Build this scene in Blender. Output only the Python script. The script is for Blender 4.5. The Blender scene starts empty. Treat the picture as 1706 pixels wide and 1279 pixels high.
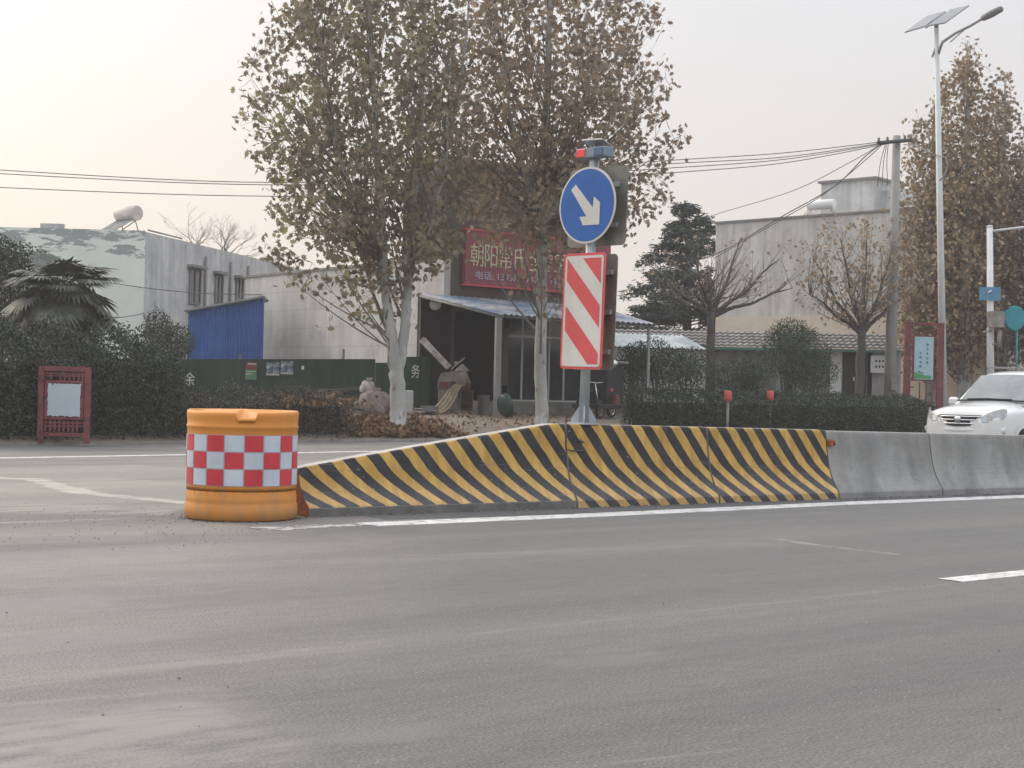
import bpy, math, random
import numpy as np
from mathutils import Vector, Matrix, Euler
random.seed(7); RNG = np.random.default_rng(7)
R = math.radians; PI = math.pi
scene = bpy.context.scene
C = scene.collection

# ------------------------------------------------------------------ camera
F = 2500.0; HCAM = 1.165; PITCH = math.atan(15.5/F); ROLL = R(1.3)
cd = bpy.data.cameras.new("camera"); cam = bpy.data.objects.new("camera", cd); C.objects.link(cam)
cd.sensor_fit = 'HORIZONTAL'; cd.sensor_width = 36; cd.lens = 36*F/1706
cd.clip_start = .1; cd.clip_end = 6000
CM = Matrix.Rotation(PI/2+PITCH, 4, 'X') @ Matrix.Rotation(ROLL, 4, 'Z')
cam.matrix_world = Matrix.Translation((0, 0, HCAM)) @ CM
scene.camera = cam
CAM = Vector((0, 0, HCAM))
# ------------------------------------------------------------------ world and sun
SUN_EL, SUN_AZ = 32, -52           # azimuth from +Y, negative = left
w = bpy.data.worlds.new("World"); scene.world = w; w.use_nodes = True
nt = w.node_tree; nt.nodes.clear()
def N(t, ty, **k):
    n = t.nodes.new(ty)
    for a, b in k.items(): setattr(n, a, b)
    return n
wo = N(nt, 'ShaderNodeOutputWorld'); ad = N(nt, 'ShaderNodeAddShader')
bg1 = N(nt, 'ShaderNodeBackground'); bg2 = N(nt, 'ShaderNodeBackground')
sky = N(nt, 'ShaderNodeTexSky', sky_type='NISHITA', sun_disc=False)
sky.sun_elevation = R(SUN_EL); sky.sun_rotation = R(SUN_AZ); sky.dust_density = 6; sky.air_density = 1.5; sky.ozone_density = 1
nt.links.new(sky.outputs[0], bg1.inputs[0]); bg1.inputs[1].default_value = .05
# veil of thin overcast: brighter overhead and round the sun
tc = N(nt, 'ShaderNodeTexCoord'); sp = N(nt, 'ShaderNodeSeparateXYZ'); nt.links.new(tc.outputs['Generated'], sp.inputs[0])
rp = N(nt, 'ShaderNodeValToRGB'); e = rp.color_ramp.elements
e[0].position = 0; e[0].color = (.60, .545, .525, 1); e[1].position = 1; e[1].color = (1.5, 1.52, 1.6, 1)
for p, c in ((.16, (.57, .535, .535, 1)), (.3, (.60, .58, .60, 1)), (.6, (1.2, 1.2, 1.25, 1))):
    x = e.new(p); x.color = c
nt.links.new(sp.outputs[2], rp.inputs[0])
sd = Vector((math.sin(R(SUN_AZ))*math.cos(R(SUN_EL)), math.cos(R(SUN_AZ))*math.cos(R(SUN_EL)), math.sin(R(SUN_EL))))
dt = N(nt, 'ShaderNodeVectorMath', operation='DOT_PRODUCT'); dt.inputs[1].default_value = sd
nm = N(nt, 'ShaderNodeVectorMath', operation='NORMALIZE'); nt.links.new(tc.outputs['Generated'], nm.inputs[0]); nt.links.new(nm.outputs[0], dt.inputs[0])
r2 = N(nt, 'ShaderNodeValToRGB'); e = r2.color_ramp.elements
e[0].position = .79; e[0].color = (0, 0, 0, 1); e[1].position = 1; e[1].color = (.6, .48, .34, 1)
x = e.new(.85); x.color = (.13, .10, .07, 1)
nt.links.new(dt.outputs['Value'], r2.inputs[0])
mx = N(nt, 'ShaderNodeMix', data_type='RGBA', blend_type='ADD'); mx.inputs[0].default_value = 1
nt.links.new(rp.outputs[0], mx.inputs[6]); nt.links.new(r2.outputs[0], mx.inputs[7])
nt.links.new(mx.outputs[2], bg2.inputs[0]); bg2.inputs[1].default_value = 1.0
nt.links.new(bg1.outputs[0], ad.inputs[0]); nt.links.new(bg2.outputs[0], ad.inputs[1]); nt.links.new(ad.outputs[0], wo.inputs[0])
sl = bpy.data.lights.new("sun", 'SUN'); sl.energy = .8; sl.angle = R(14); sl.color = (1, .9, .76)
so = bpy.data.objects.new("sun", sl); C.objects.link(so)
so.rotation_euler = (-sd).to_track_quat('-Z', 'Y').to_euler()
scene.view_settings.view_transform = 'Standard'; scene.view_settings.look = 'None'
scene.view_settings.exposure = .1; scene.view_settings.gamma = 1
scene.cycles.max_bounces = 6; scene.cycles.volume_bounces = 1; scene.cycles.use_denoising = True

# ------------------------------------------------------------------ picture helpers (photo pixels -> rays)
def ray(px, py): return CM.to_3x3() @ Vector((px-853, 639.5-py, -F))
def P(px, py, D): r = ray(px, py); return CAM + r*(D/r.y)
def G(px, py, z=0): r = ray(px, py); return CAM + r*((z-HCAM)/r.z)
def onplane(px, py, p0, d):          # vertical plane through p0 along horizontal direction d
    n = Vector((-d[1], d[0], 0)); r = ray(px, py)
    return CAM + r*((Vector((p0[0], p0[1], 0))-Vector((CAM.x, CAM.y, 0))).dot(n)/r.dot(n))
def dirv(deg): return Vector((math.cos(R(deg)), math.sin(R(deg)), 0))

# ------------------------------------------------------------------ mesh builder
class MB:
    def __init__(s): s.v = []; s.f = []; s.m = []; s.sm = []; s.uv = None
    def add(s, vs, fs, mi=0, sm=False):
        o = len(s.v); s.v += [tuple(x) for x in vs]
        for f in fs: s.f.append(tuple(o+i for i in f)); s.m.append(mi); s.sm.append(sm)
        return s
    def box(s, c, sz, rz=0, mi=0, M=None, bev=0):
        a, b, d = sz[0]/2, sz[1]/2, sz[2]/2
        T = M if M is not None else Matrix.Rotation(rz, 3, 'Z')
        c = Vector(c)
        if bev <= 0:
            vs = [c + T @ Vector((x*a, y*b, z*d)) for z in (-1, 1) for x, y in ((-1, -1), (1, -1), (1, 1), (-1, 1))]
            fs = [(3, 2, 1, 0), (4, 5, 6, 7), (0, 1, 5, 4), (1, 2, 6, 5), (2, 3, 7, 6), (3, 0, 4, 7)]
            return s.add(vs, fs, mi)
        bev = min(bev, a*.9, b*.9, d*.9)
        ring = []
        for (z, k) in ((-d, bev), (-d+bev, 0), (d-bev, 0), (d, bev)):
            A, B = a-k, b-k
            e = bev if k == 0 else bev*.4
            ring.append([c + T @ Vector((x, y, z)) for x, y in ((-A+e, -B), (A-e, -B), (A, -B+e), (A, B-e), (A-e, B), (-A+e, B), (-A, B-e), (-A, -B+e))])
        vs = [p for r in ring for p in r]; fs = [tuple(range(7, -1, -1)), tuple(24+i for i in range(8))]
        for j in range(3):
            for i in range(8): fs.append((j*8+i, j*8+(i+1) % 8, j*8+8+(i+1) % 8, j*8+8+i))
        return s.add(vs, fs, mi)
    def prism(s, pts, vec, mi=0):        # polygon extruded along vec
        n = len(pts); vec = Vector(vec); vs = [Vector(p) for p in pts] + [Vector(p)+vec for p in pts]
        fs = [tuple(range(n-1, -1, -1)), tuple(range(n, 2*n))] + [(i, (i+1) % n, n+(i+1) % n, n+i) for i in range(n)]
        return s.add(vs, fs, mi)
    def tube(s, pts, rad, n=8, mi=0, cap=True, sm=True):
        pts = [Vector(p) for p in pts]
        if not hasattr(rad, '__len__'): rad = [rad]*len(pts)
        vs = []; up = None
        for i, p in enumerate(pts):
            t = (pts[min(i+1, len(pts)-1)]-pts[max(i-1, 0)])
            if t.length < 1e-9: t = Vector((0, 0, 1))
            t.normalize()
            if up is None: up = t.orthogonal().normalized()
            up = (up - t*up.dot(t))
            if up.length < 1e-6: up = t.orthogonal()
            up.normalize(); b = t.cross(up)
            for k in range(n):
                a = 2*PI*k/n; vs.append(p + (up*math.cos(a)+b*math.sin(a))*rad[i])
        fs = [(i*n+k, i*n+(k+1) % n, (i+1)*n+(k+1) % n, (i+1)*n+k) for i in range(len(pts)-1) for k in range(n)]
        s.add(vs, fs, mi, sm)
        if cap:
            o = len(s.v)-len(vs); L = len(pts)-1
            s.f.append(tuple(o+k for k in range(n-1, -1, -1))); s.m.append(mi); s.sm.append(False)
            s.f.append(tuple(o+L*n+k for k in range(n))); s.m.append(mi); s.sm.append(False)
        return s
    def lathe(s, prof, c=(0, 0, 0), n=32, mi=0, sm=True, M=None, cap=True):
        c = Vector(c); T = M or Matrix.Identity(3); vs = []
        for r, z in prof:
            for k in range(n): a = 2*PI*k/n; vs.append(c + T @ Vector((r*math.cos(a), r*math.sin(a), z)))
        fs = [(i*n+k, i*n+(k+1) % n, (i+1)*n+(k+1) % n, (i+1)*n+k) for i in range(len(prof)-1) for k in range(n)]
        s.add(vs, fs, mi, sm)
        if cap:
            o = len(s.v)-len(vs); L = len(prof)-1
            s.f.append(tuple(o+k for k in range(n-1, -1, -1))); s.m.append(mi); s.sm.append(False)
            s.f.append(tuple(o+L*n+k for k in range(n))); s.m.append(mi); s.sm.append(False)
        return s
    def grid(s, rows, mi=0, sm=True, closed=False):
        m = len(rows[0]); vs = [p for r in rows for p in r]; fs = []
        for i in range(len(rows)-1):
            for k in range(m if closed else m-1):
                fs.append((i*m+k, i*m+(k+1) % m, (i+1)*m+(k+1) % m, (i+1)*m+k))
        return s.add(vs, fs, mi, sm)
    def build(s, name, mats, parent=None, world=True, label=None, cat=None, group=None, kind=None, subd=0, org=None):
        if not isinstance(mats, (list, tuple)): mats = [mats]
        me = bpy.data.meshes.new(name); loc = Vector((0, 0, 0))
        if world:
            if parent is not None:
                q = parent
                while q is not None: loc += q.location; q = q.parent
            elif s.v and kind is None:
                a = np.array(s.v); lo, hi = a.min(0), a.max(0)
                loc = Vector(((lo[0]+hi[0])/2, (lo[1]+hi[1])/2, lo[2])) if org is None else Vector(org)
        vs = [(x-loc.x, y-loc.y, z-loc.z) for x, y, z in s.v]
        me.from_pydata(vs, [], s.f)
        for m in mats: me.materials.append(m)
        me.polygons.foreach_set('material_index', s.m); me.polygons.foreach_set('use_smooth', s.sm)
        if s.uv is not None:
            ul = me.uv_layers.new(name='uv'); d = s.uv
            for l in me.loops: ul.data[l.index].uv = d[l.vertex_index]
        me.update()
        o = bpy.data.objects.new(name, me); C.objects.link(o)
        if parent is not None: o.parent = parent
        elif world: o.location = loc
        if subd:
            md = o.modifiers.new('sub', 'SUBSURF'); md.levels = subd; md.render_levels = subd
        tag(o, label, cat, group, kind)
        return o
def tag(o, label=None, cat=None, group=None, kind=None):
    if label: o['label'] = label
    if cat: o['category'] = cat
    if group: o['group'] = group
    if kind: o['kind'] = kind
    return o
def thing(name, label, cat, loc, group=None, rot=None):
    o = bpy.data.objects.new(name, None); C.objects.link(o); o.location = loc
    o.empty_display_size = .2
    if rot is not None: o.rotation_euler = rot
    return tag(o, label, cat, group)
def cards(name, ctr, size, mat, parent=None, shape='plane', world=True, normals=None, **k):
    """many leaf shapes in one mesh; ctr (n,3), size (n,)"""
    SH = {'plane': [(0, -.15), (.28, -.32), (.42, -.05), (.95, .05), (.62, .28), (.72, .75), (.25, .55), (0, 1.05), (-.25, .55), (-.72, .75), (-.62, .28), (-.95, .05), (-.42, -.05), (-.28, -.32)],
          'oval': [(0, -.5), (.3, -.1), (.22, .3), (0, .55), (-.22, .3), (-.3, -.1)],
          'needle': [(-.1, -.5), (.1, -.5), (.16, .2), (0, .8), (-.16, .2)]}[shape]
    n = len(ctr); sh = np.array(SH); m = len(sh)
    a = RNG.normal(size=(n, 3)); a /= np.linalg.norm(a, axis=1)[:, None]
    if normals is not None: a = normals
    b = RNG.normal(size=(n, 3)); b -= a*(a*b).sum(1)[:, None]; b /= np.linalg.norm(b, axis=1)[:, None]
    c = np.cross(a, b)
    V = (ctr[:, None, :] + size[:, None, None]*.5*(b[:, None, :]*sh[None, :, 0, None] + a[:, None, :]*sh[None, :, 1, None]))
    V = V + c[:, None, :]*(size[:, None, None]*.12*(np.abs(sh[None, :, 0, None])))
    V = V.reshape(-1, 3)
    loc = np.zeros(3)
    if parent is not None and world:
        q = parent
        while q is not None: loc += np.array(q.location); q = q.parent
    me = bpy.data.meshes.new(name)
    V = (V-loc).astype(np.float32)
    me.vertices.add(n*m); me.vertices.foreach_set('co', V.ravel())
    me.loops.add(n*m); me.loops.foreach_set('vertex_index', np.arange(n*m, dtype=np.int32))
    me.polygons.add(n); me.polygons.foreach_set('loop_start', np.arange(0, n*m, m, dtype=np.int32))
    try: me.polygons.foreach_set('loop_total', np.full(n, m, dtype=np.int32))
    except Exception: pass
    me.materials.append(mat); me.update(calc_edges=True); me.validate()
    o = bpy.data.objects.new(name, me); C.objects.link(o)
    if parent is not None: o.parent = parent
    return tag(o, k.get('label'), k.get('cat'), k.get('group'), k.get('kind'))

# ------------------------------------------------------------------ materials
def mat(name, c1, c2=None, sc=3, rough=.8, bump=0, bsc=None, metal=0, island=0, streak=0, spec=.4, trans=0, lo=.35, hi=.65, coat=0, c3=None, sc3=1, lo3=.55, hi3=.6, stretch=(1, 1, 1), blotch=0, dist=0):
    m = bpy.data.materials.new(name); m.use_nodes = True; t = m.node_tree; L = t.links.new
    b = t.nodes['Principled BSDF']; b.inputs['Roughness'].default_value = rough; b.inputs['Metallic'].default_value = metal
    b.inputs['Specular IOR Level'].default_value = spec
    if coat: b.inputs['Coat Weight'].default_value = coat; b.inputs['Coat Roughness'].default_value = .1
    tc = N(t, 'ShaderNodeTexCoord'); mp = N(t, 'ShaderNodeMapping'); mp.inputs['Scale'].default_value = stretch
    L(tc.outputs['Object'], mp.inputs[0])
    c2 = c2 or tuple(x*.82 for x in c1)
    no = N(t, 'ShaderNodeTexNoise'); no.inputs['Scale'].default_value = sc; no.inputs['Detail'].default_value = 8; no.inputs['Roughness'].default_value = .6
    no.inputs['Distortion'].default_value = dist
    L(mp.outputs[0], no.inputs[0])
    rp = N(t, 'ShaderNodeValToRGB'); e = rp.color_ramp.elements; e[0].position = lo; e[1].position = hi
    e[0].color = (*c2, 1); e[1].color = (*c1, 1); L(no.outputs[0], rp.inputs[0]); col = rp.outputs[0]
    def mixc(a, bcol, fac, mode='MIX'):
        x = N(t, 'ShaderNodeMix', data_type='RGBA', blend_type=mode)
        if hasattr(fac, 'links'): L(fac, x.inputs[0])
        else: x.inputs[0].default_value = fac
        L(a, x.inputs[6])
        if hasattr(bcol, 'links'): L(bcol, x.inputs[7])
        else: x.inputs[7].default_value = (*bcol, 1)
        return x.outputs[2]
    if c3 is not None:
        n3 = N(t, 'ShaderNodeTexNoise'); n3.inputs['Scale'].default_value = sc3; n3.inputs['Detail'].default_value = 10; n3.inputs['Roughness'].default_value = .65
        L(mp.outputs[0], n3.inputs[0])
        mr = N(t, 'ShaderNodeMapRange'); mr.inputs[1].default_value = lo3; mr.inputs[2].default_value = hi3; L(n3.outputs[0], mr.inputs[0])
        col = mixc(col, c3, mr.outputs[0])
    if streak:
        ms = N(t, 'ShaderNodeMapping'); ms.inputs['Scale'].default_value = (1, 1, .08); L(tc.outputs['Object'], ms.inputs[0])
        n4 = N(t, 'ShaderNodeTexNoise'); n4.inputs['Scale'].default_value = 3.5; n4.inputs['Detail'].default_value = 6; L(ms.outputs[0], n4.inputs[0])
        r4 = N(t, 'ShaderNodeValToRGB'); e = r4.color_ramp.elements; e[0].position = .35; e[1].position = .6
        v = 1-streak; e[0].color = (v, v, v*.98, 1); e[1].color = (1, 1, 1, 1); L(n4.outputs[0], r4.inputs[0])
        col = mixc(col, r4.outputs[0], 1.0, 'MULTIPLY')
    if island:
        ge = N(t, 'ShaderNodeNewGeometry'); r5 = N(t, 'ShaderNodeValToRGB'); e = r5.color_ramp.elements
        e[0].color = (1-island, 1-island, 1-island, 1); e[1].color = (1+island*.8, 1+island*.7, 1+island*.4, 1)
        L(ge.outputs['Random Per Island'], r5.inputs[0]); col = mixc(col, r5.outputs[0], 1.0, 'MULTIPLY')
    L(col, b.inputs['Base Color'])
    if bump:
        nb = N(t, 'ShaderNodeTexNoise'); nb.inputs['Scale'].default_value = bsc or sc*6; nb.inputs['Detail'].default_value = 8; L(mp.outputs[0], nb.inputs[0])
        bp = N(t, 'ShaderNodeBump'); bp.inputs['Strength'].default_value = bump; bp.inputs['Distance'].default_value = .03
        L(nb.outputs[0], bp.inputs['Height']); L(bp.outputs[0], b.inputs['Normal'])
    if trans:
        tr = N(t, 'ShaderNodeBsdfTranslucent'); L(col, tr.inputs[0]); mxs = N(t, 'ShaderNodeMixShader'); mxs.inputs[0].default_value = trans
        L(b.outputs[0], mxs.inputs[1]); L(tr.outputs[0], mxs.inputs[2]); L(mxs.outputs[0], t.nodes['Material Output'].inputs[0])
    return m
def nodes(m): return m.node_tree, m.node_tree.nodes['Principled BSDF'], m.node_tree.links.new

ROADANG = 38
# asphalt: streaks along the road, dusty left, aggregate speckle, cracks
def asphalt(name, seed=0, light=1.0):
    m = bpy.data.materials.new(name); m.use_nodes = True; t, b, L = nodes(m)
    b.inputs['Roughness'].default_value = .85; b.inputs['Specular IOR Level'].default_value = .3
    tc = N(t, 'ShaderNodeTexCoord')
    def noise(scale, st=(1, 1, 1), det=6, rot=-ROADANG, off=0, rg=.6, di=0):
        mp = N(t, 'ShaderNodeMapping'); mp.inputs['Rotation'].default_value = (0, 0, R(rot)); mp.inputs['Location'].default_value = (off+seed, off, 0)
        m2 = N(t, 'ShaderNodeMapping'); m2.inputs['Scale'].default_value = st
        L(tc.outputs['Object'], mp.inputs[0]); L(mp.outputs[0], m2.inputs[0])
        n = N(t, 'ShaderNodeTexNoise'); n.inputs['Scale'].default_value = scale; n.inputs['Detail'].default_value = det; n.inputs['Roughness'].default_value = rg; n.inputs['Distortion'].default_value = di
        L(m2.outputs[0], n.inputs[0]); return n.outputs[0]
    def ramp(src, a, b_, ca, cb):
        r = N(t, 'ShaderNodeValToRGB'); e = r.color_ramp.elements; e[0].position = a; e[1].position = b_; e[0].color = (*ca, 1); e[1].color = (*cb, 1); L(src, r.inputs[0]); return r.outputs[0]
    def mul(a, c, mode='MULTIPLY', f=1.0):
        x = N(t, 'ShaderNodeMix', data_type='RGBA', blend_type=mode)
        if hasattr(f, 'links'): L(f, x.inputs[0])
        else: x.inputs[0].default_value = f
        L(a, x.inputs[6])
        if hasattr(c, 'links'): L(c, x.inputs[7])
        else: x.inputs[7].default_value = (*c, 1)
        return x.outputs[2]
    base = ramp(noise(.5, (.12, 1, 1), 5), .35, .65, tuple(light*x for x in (.128, .1285, .127)), tuple(light*x for x in (.158, .157, .152)))
    base = mul(base, ramp(noise(1.6, (.06, 1, 1), 6, off=9), .3, .7, (.88, .88, .89), (1.1, 1.1, 1.09)))
    dust = ramp(noise(.45, (.22, 1, 1), 7, off=31, di=.5), .34, .58, (0, 0, 0), (1, 1, 1))
    # more dust on the worn area towards the open end of the median
    sp = N(t, 'ShaderNodeSeparateXYZ'); L(tc.outputs['Object'], sp.inputs[0])
    mr = N(t, 'ShaderNodeMapRange'); mr.inputs[1].default_value = -.2; mr.inputs[2].default_value = -2.4; L(sp.outputs[0], mr.inputs[0])
    md = N(t, 'ShaderNodeMath', operation='MULTIPLY'); L(mr.outputs[0], md.inputs[0]); L(dust, md.inputs[1])
    m3 = N(t, 'ShaderNodeMath', operation='MULTIPLY'); L(md.outputs[0], m3.inputs[0]); m3.inputs[1].default_value = .72
    base = mul(base, (.275, .26, .235), 'MIX', m3.outputs[0])
    base = mul(base, ramp(noise(14, (.35, 1, 1), 3, off=4), .35, .68, (.93, .93, .93), (1.06, 1.06, 1.05)))
    n_edge = noise(2.5, det=6, off=3); n_brk = noise(6, (.3, 1, 1), det=7, off=12)
    base = mul(base, ramp(noise(80, det=4), .38, .64, (.70, .70, .70), (1.28, 1.28, 1.27)))
    vo = N(t, 'ShaderNodeTexVoronoi', feature='F1'); vo.inputs['Scale'].default_value = 38; L(tc.outputs['Object'], vo.inputs[0])
    sepc = N(t, 'ShaderNodeSeparateColor'); L(vo.outputs['Color'], sepc.inputs[0])
    lt = N(t, 'ShaderNodeMath', operation='GREATER_THAN'); L(sepc.outputs[0], lt.inputs[0]); lt.inputs[1].default_value = .93
    ls = N(t, 'ShaderNodeMath', operation='LESS_THAN'); L(vo.outputs['Distance'], ls.inputs[0]); ls.inputs[1].default_value = .22
    la = N(t, 'ShaderNodeMath', operation='MULTIPLY'); L(lt.outputs[0], la.inputs[0]); L(ls.outputs[0], la.inputs[1])
    lb = N(t, 'ShaderNodeMath', operation='MULTIPLY'); L(la.outputs[0], lb.inputs[0]); lb.inputs[1].default_value = .6
    base = mul(base, (.30, .29, .27), 'MIX', lb.outputs[0])
    # worn traces: (ground start, ground end, width, strength, colour)
    for (p0, p1, wd, sg_, colr) in WEAR:
        d = (p1-p0); Ln = d.length; d.normalize(); nn = Vector((-d.y, d.x, 0))
        def dotn(vec, c):
            q = N(t, 'ShaderNodeVectorMath', operation='DOT_PRODUCT'); L(tc.outputs['Object'], q.inputs[0]); q.inputs[1].default_value = vec
            k = N(t, 'ShaderNodeMath', operation='SUBTRACT'); L(q.outputs['Value'], k.inputs[0]); k.inputs[1].default_value = c; return k.outputs[0]
        def op(o, a_, b_2=None):
            k = N(t, 'ShaderNodeMath', operation=o)
            for i_, z_ in enumerate((a_, b_2)):
                if z_ is None: continue
                if hasattr(z_, 'links'): L(z_, k.inputs[i_])
                else: k.inputs[i_].default_value = z_
            return k.outputs[0]
        def mrange(src, a_, b_2):
            k = N(t, 'ShaderNodeMapRange'); k.interpolation_type = 'SMOOTHSTEP'; L(src, k.inputs[0]); k.inputs[1].default_value = a_; k.inputs[2].default_value = b_2; return k.outputs[0]
        wob = op('MULTIPLY', op('SUBTRACT', n_edge, .5), min(.35, wd*1.1))
        pr_ = op('ABSOLUTE', op('ADD', dotn(nn, p0.dot(nn)), wob)); al = op('ADD', dotn(d, p0.dot(d)), wob)
        m1 = mrange(pr_, wd*.65, wd*.35); m2 = mrange(al, -.1, .12); m4 = mrange(al, Ln+.1, Ln-.12)
        mk = op('MULTIPLY', op('MULTIPLY', m1, m2), op('MULTIPLY', m4, sg_)); mk = op('MULTIPLY', mk, mrange(n_brk, .30, .62))
        base = mul(base, colr, 'MIX', mk)
    L(base, b.inputs['Base Color'])
    bp = N(t, 'ShaderNodeBump'); bp.inputs['Strength'].default_value = .6; bp.inputs['Distance'].default_value = .006
    L(noise(60, det=5, rg=.7), bp.inputs['Height']); L(bp.outputs[0], b.inputs['Normal'])
    return m
_BA = G(515, 862); _ub = (G(1706, 821)-_BA).normalized(); _nb = Vector((-_ub.y, _ub.x, 0))
PH0 = (onplane(944, 712, _BA+_nb*.25, _ub)-_BA).dot(_ub)+.72*.945
def stripes_mat(name, bare_foot):
    m = bpy.data.materials.new(name); m.use_nodes = True; t, b, L = nodes(m)
    b.inputs['Roughness'].default_value = .62; b.inputs['Specular IOR Level'].default_value = .35
    uv = N(t, 'ShaderNodeUVMap'); uv.uv_map = 'uv'; sp = N(t, 'ShaderNodeSeparateXYZ'); L(uv.outputs[0], sp.inputs[0])
    tc = N(t, 'ShaderNodeTexCoord')
    def noise(sc, det=5, src=None, st=None):
        n = N(t, 'ShaderNodeTexNoise'); n.inputs['Scale'].default_value = sc; n.inputs['Detail'].default_value = det
        if st:
            mp = N(t, 'ShaderNodeMapping'); mp.inputs['Scale'].default_value = st; L(uv.outputs[0], mp.inputs[0]); L(mp.outputs[0], n.inputs[0])
        else: L(uv.outputs[0], n.inputs[0])
        return n.outputs[0]
    def math_(op, a, c):
        x = N(t, 'ShaderNodeMath', operation=op)
        for i, q in enumerate((a, c)):
            if hasattr(q, 'links'): L(q, x.inputs[i])
            else: x.inputs[i].default_value = q
        return x.outputs[0]
    wob = math_('MULTIPLY', math_('SUBTRACT', noise(6, 4), .5), .03)
    ph = math_('ADD', math_('ADD', sp.outputs[0], math_('SUBTRACT', math_('MULTIPLY', sp.outputs[1], .72), math_('MULTIPLY', math_('MAXIMUM', math_('SUBTRACT', .46, sp.outputs[1]), 0), .34))), wob)
    fr = math_('FRACT', math_('DIVIDE', math_('SUBTRACT', ph, PH0-40*.279), .279), 0)
    st = math_('GREATER_THAN', fr, math_('ADD', .485, math_('MULTIPLY', math_('SUBTRACT', noise(3, 3), .5), .14)))
    def mixc(a, c, f, mode='MIX'):
        x = N(t, 'ShaderNodeMix', data_type='RGBA', blend_type=mode)
        for i, q in ((0, f), (6, a), (7, c)):
            if hasattr(q, 'links'): L(q, x.inputs[i])
            elif i == 0: x.inputs[0].default_value = q
            else: x.inputs[i].default_value = (*q, 1)
        return x.outputs[2]
    def rmp(src, a, c, ca, cb):
        r = N(t, 'ShaderNodeValToRGB'); e = r.color_ramp.elements; e[0].position = a; e[1].position = c; e[0].color = (*ca, 1); e[1].color = (*cb, 1); L(src, r.inputs[0]); return r.outputs[0]
    yel = rmp(noise(3.5, 7), .35, .7, (.46, .275, .06), (.60, .385, .11))
    # stripes blend to paler yellow and blue-grey black down the sloping foot
    ft = N(t, 'ShaderNodeMapRange'); ft.inputs[1].default_value = .42; ft.inputs[2].default_value = .12; L(sp.outputs[1], ft.inputs[0])
    yel = mixc(yel, (.60, .40, .17), math_('MULTIPLY', ft.outputs[0], .75))
    blk = mixc(rmp(noise(4, 6), .3, .7, (.018, .019, .022), (.045, .046, .05)), (.085, .092, .105), math_('MULTIPLY', ft.outputs[0], .75))
    col = mixc(yel, blk, st)
    col = mixc(col, rmp(noise(2.2, 8, st=(6, .7, 1)), .38, .62, (.80, .79, .78), (1.04, 1.04, 1.04)), 1.0, 'MULTIPLY')
    chip = math_('GREATER_THAN', math_('ADD', noise(22, 8), math_('MULTIPLY', noise(1.7, 4), .35)), .87)
    col = mixc(col, (.24, .23, .21), math_('MULTIPLY', chip, .85))
    scf = math_('MULTIPLY', math_('GREATER_THAN', noise(3.2, 9, st=(.35, 9, 1)), .64), math_('LESS_THAN', sp.outputs[1], .62))
    col = mixc(col, (.16, .15, .14), math_('MULTIPLY', scf, .35))
    if bare_foot:
        col = mixc(col, rmp(noise(6, 6), .3, .7, (.10, .10, .098), (.19, .185, .178)), math_('LESS_THAN', math_('ADD', sp.outputs[1], math_('MULTIPLY', noise(12, 4), .03)), .10))
    L(col, b.inputs['Base Color'])
    bp = N(t, 'ShaderNodeBump'); bp.inputs['Strength'].default_value = .3; bp.inputs['Distance'].default_value = .01
    L(noise(14, 8), bp.inputs['Height']); L(bp.outputs[0], b.inputs['Normal'])
    return m

LT = (.30, .285, .255); MD = (.215, .21, .20); DK = (.105, .105, .107)
WEAR = [(G(-80, 1148), G(640, 1072), .16, .35, LT), (G(640, 1072), G(1580, 973), .06, .4, MD), (G(-80, 1180), G(330, 1150), .06, .5, LT),
        (G(1280, 896), G(1370, 909), .10, .6, LT), (G(1365, 908), G(1500, 924), .10, .55, LT), (G(-80, 1018), G(175, 1000), .55, .7, MD), (G(-80, 1082), G(290, 1052), .42, .6, MD), (G(-80, 874), G(215, 862), .16, .7, LT),
        (G(-60, 1225), G(420, 1165), .75, .6, MD), (G(-60, 1275), G(500, 1262), .5, .5, LT), (G(-60, 1110), G(360, 1085), .25, .4, MD), (G(-60, 930), G(330, 915), .5, .5, MD), (G(-60, 845), G(300, 850), 1.1, .7, LT), (G(-60, 815), G(250, 800), 1.6, .75, LT), (G(-60, 785), G(280, 777), 1.4, .6, LT), (G(-60, 1240), G(380, 1200), .7, .55, LT), (G(-60, 900), G(260, 893), .8, .35, LT), (G(-80, 793), G(60, 798), .30, 1.5, (.40, .375, .335)), (G(55, 797), G(112, 814), .26, 1.5, (.40, .375, .335)), (G(105, 813), G(150, 822), .34, 1.5, (.40, .375, .335)), (G(145, 821), G(330, 839), .26, 1.5, (.38, .36, .32)), (G(300, 1230), G(760, 1215), .30, .3, MD), (G(950, 1279), G(1300, 1240), .03, .25, LT), (G(-80, 960), G(1300, 905), .35, .18, LT),
        (G(600, 885), G(1706, 843), .9, .45, DK), (G(-80, 905), G(560, 893), .8, .35, DK), (G(200, 1010), G(1706, 900), .5, .22, DK), (G(500, 1180), G(1706, 1010), .5, .22, DK), (G(900, 1110), G(1100, 1085), .3, .35, MD)]
m_road = asphalt('asphalt')
m_paint = mat('road paint', (.66, .66, .65), (.46, .46, .45), 5, .7, .2, 60, c3=(.22, .22, .21), sc3=11, lo3=.54, hi3=.64)
m_paintworn = mat('worn road paint', (.56, .55, .53), (.40, .39, .37), 6, .7, .2, 60, c3=(.17, .165, .16), sc3=7, lo3=.48, hi3=.54)
m_dustline = mat('dust line', (.25, .238, .215), (.20, .19, .175), 9, .9, c3=(.165, .16, .155), sc3=5, lo3=.40, hi3=.60)
m_soil = mat('bare soil', (.26, .215, .165), (.17, .14, .11), 1.3, .95, .7, 12, c3=(.13, .115, .09), sc3=3, lo3=.55, hi3=.66)
m_kerb = mat('kerb stone', (.30, .29, .27), (.20, .195, .18), 3, .9, .3, 30)
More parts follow.
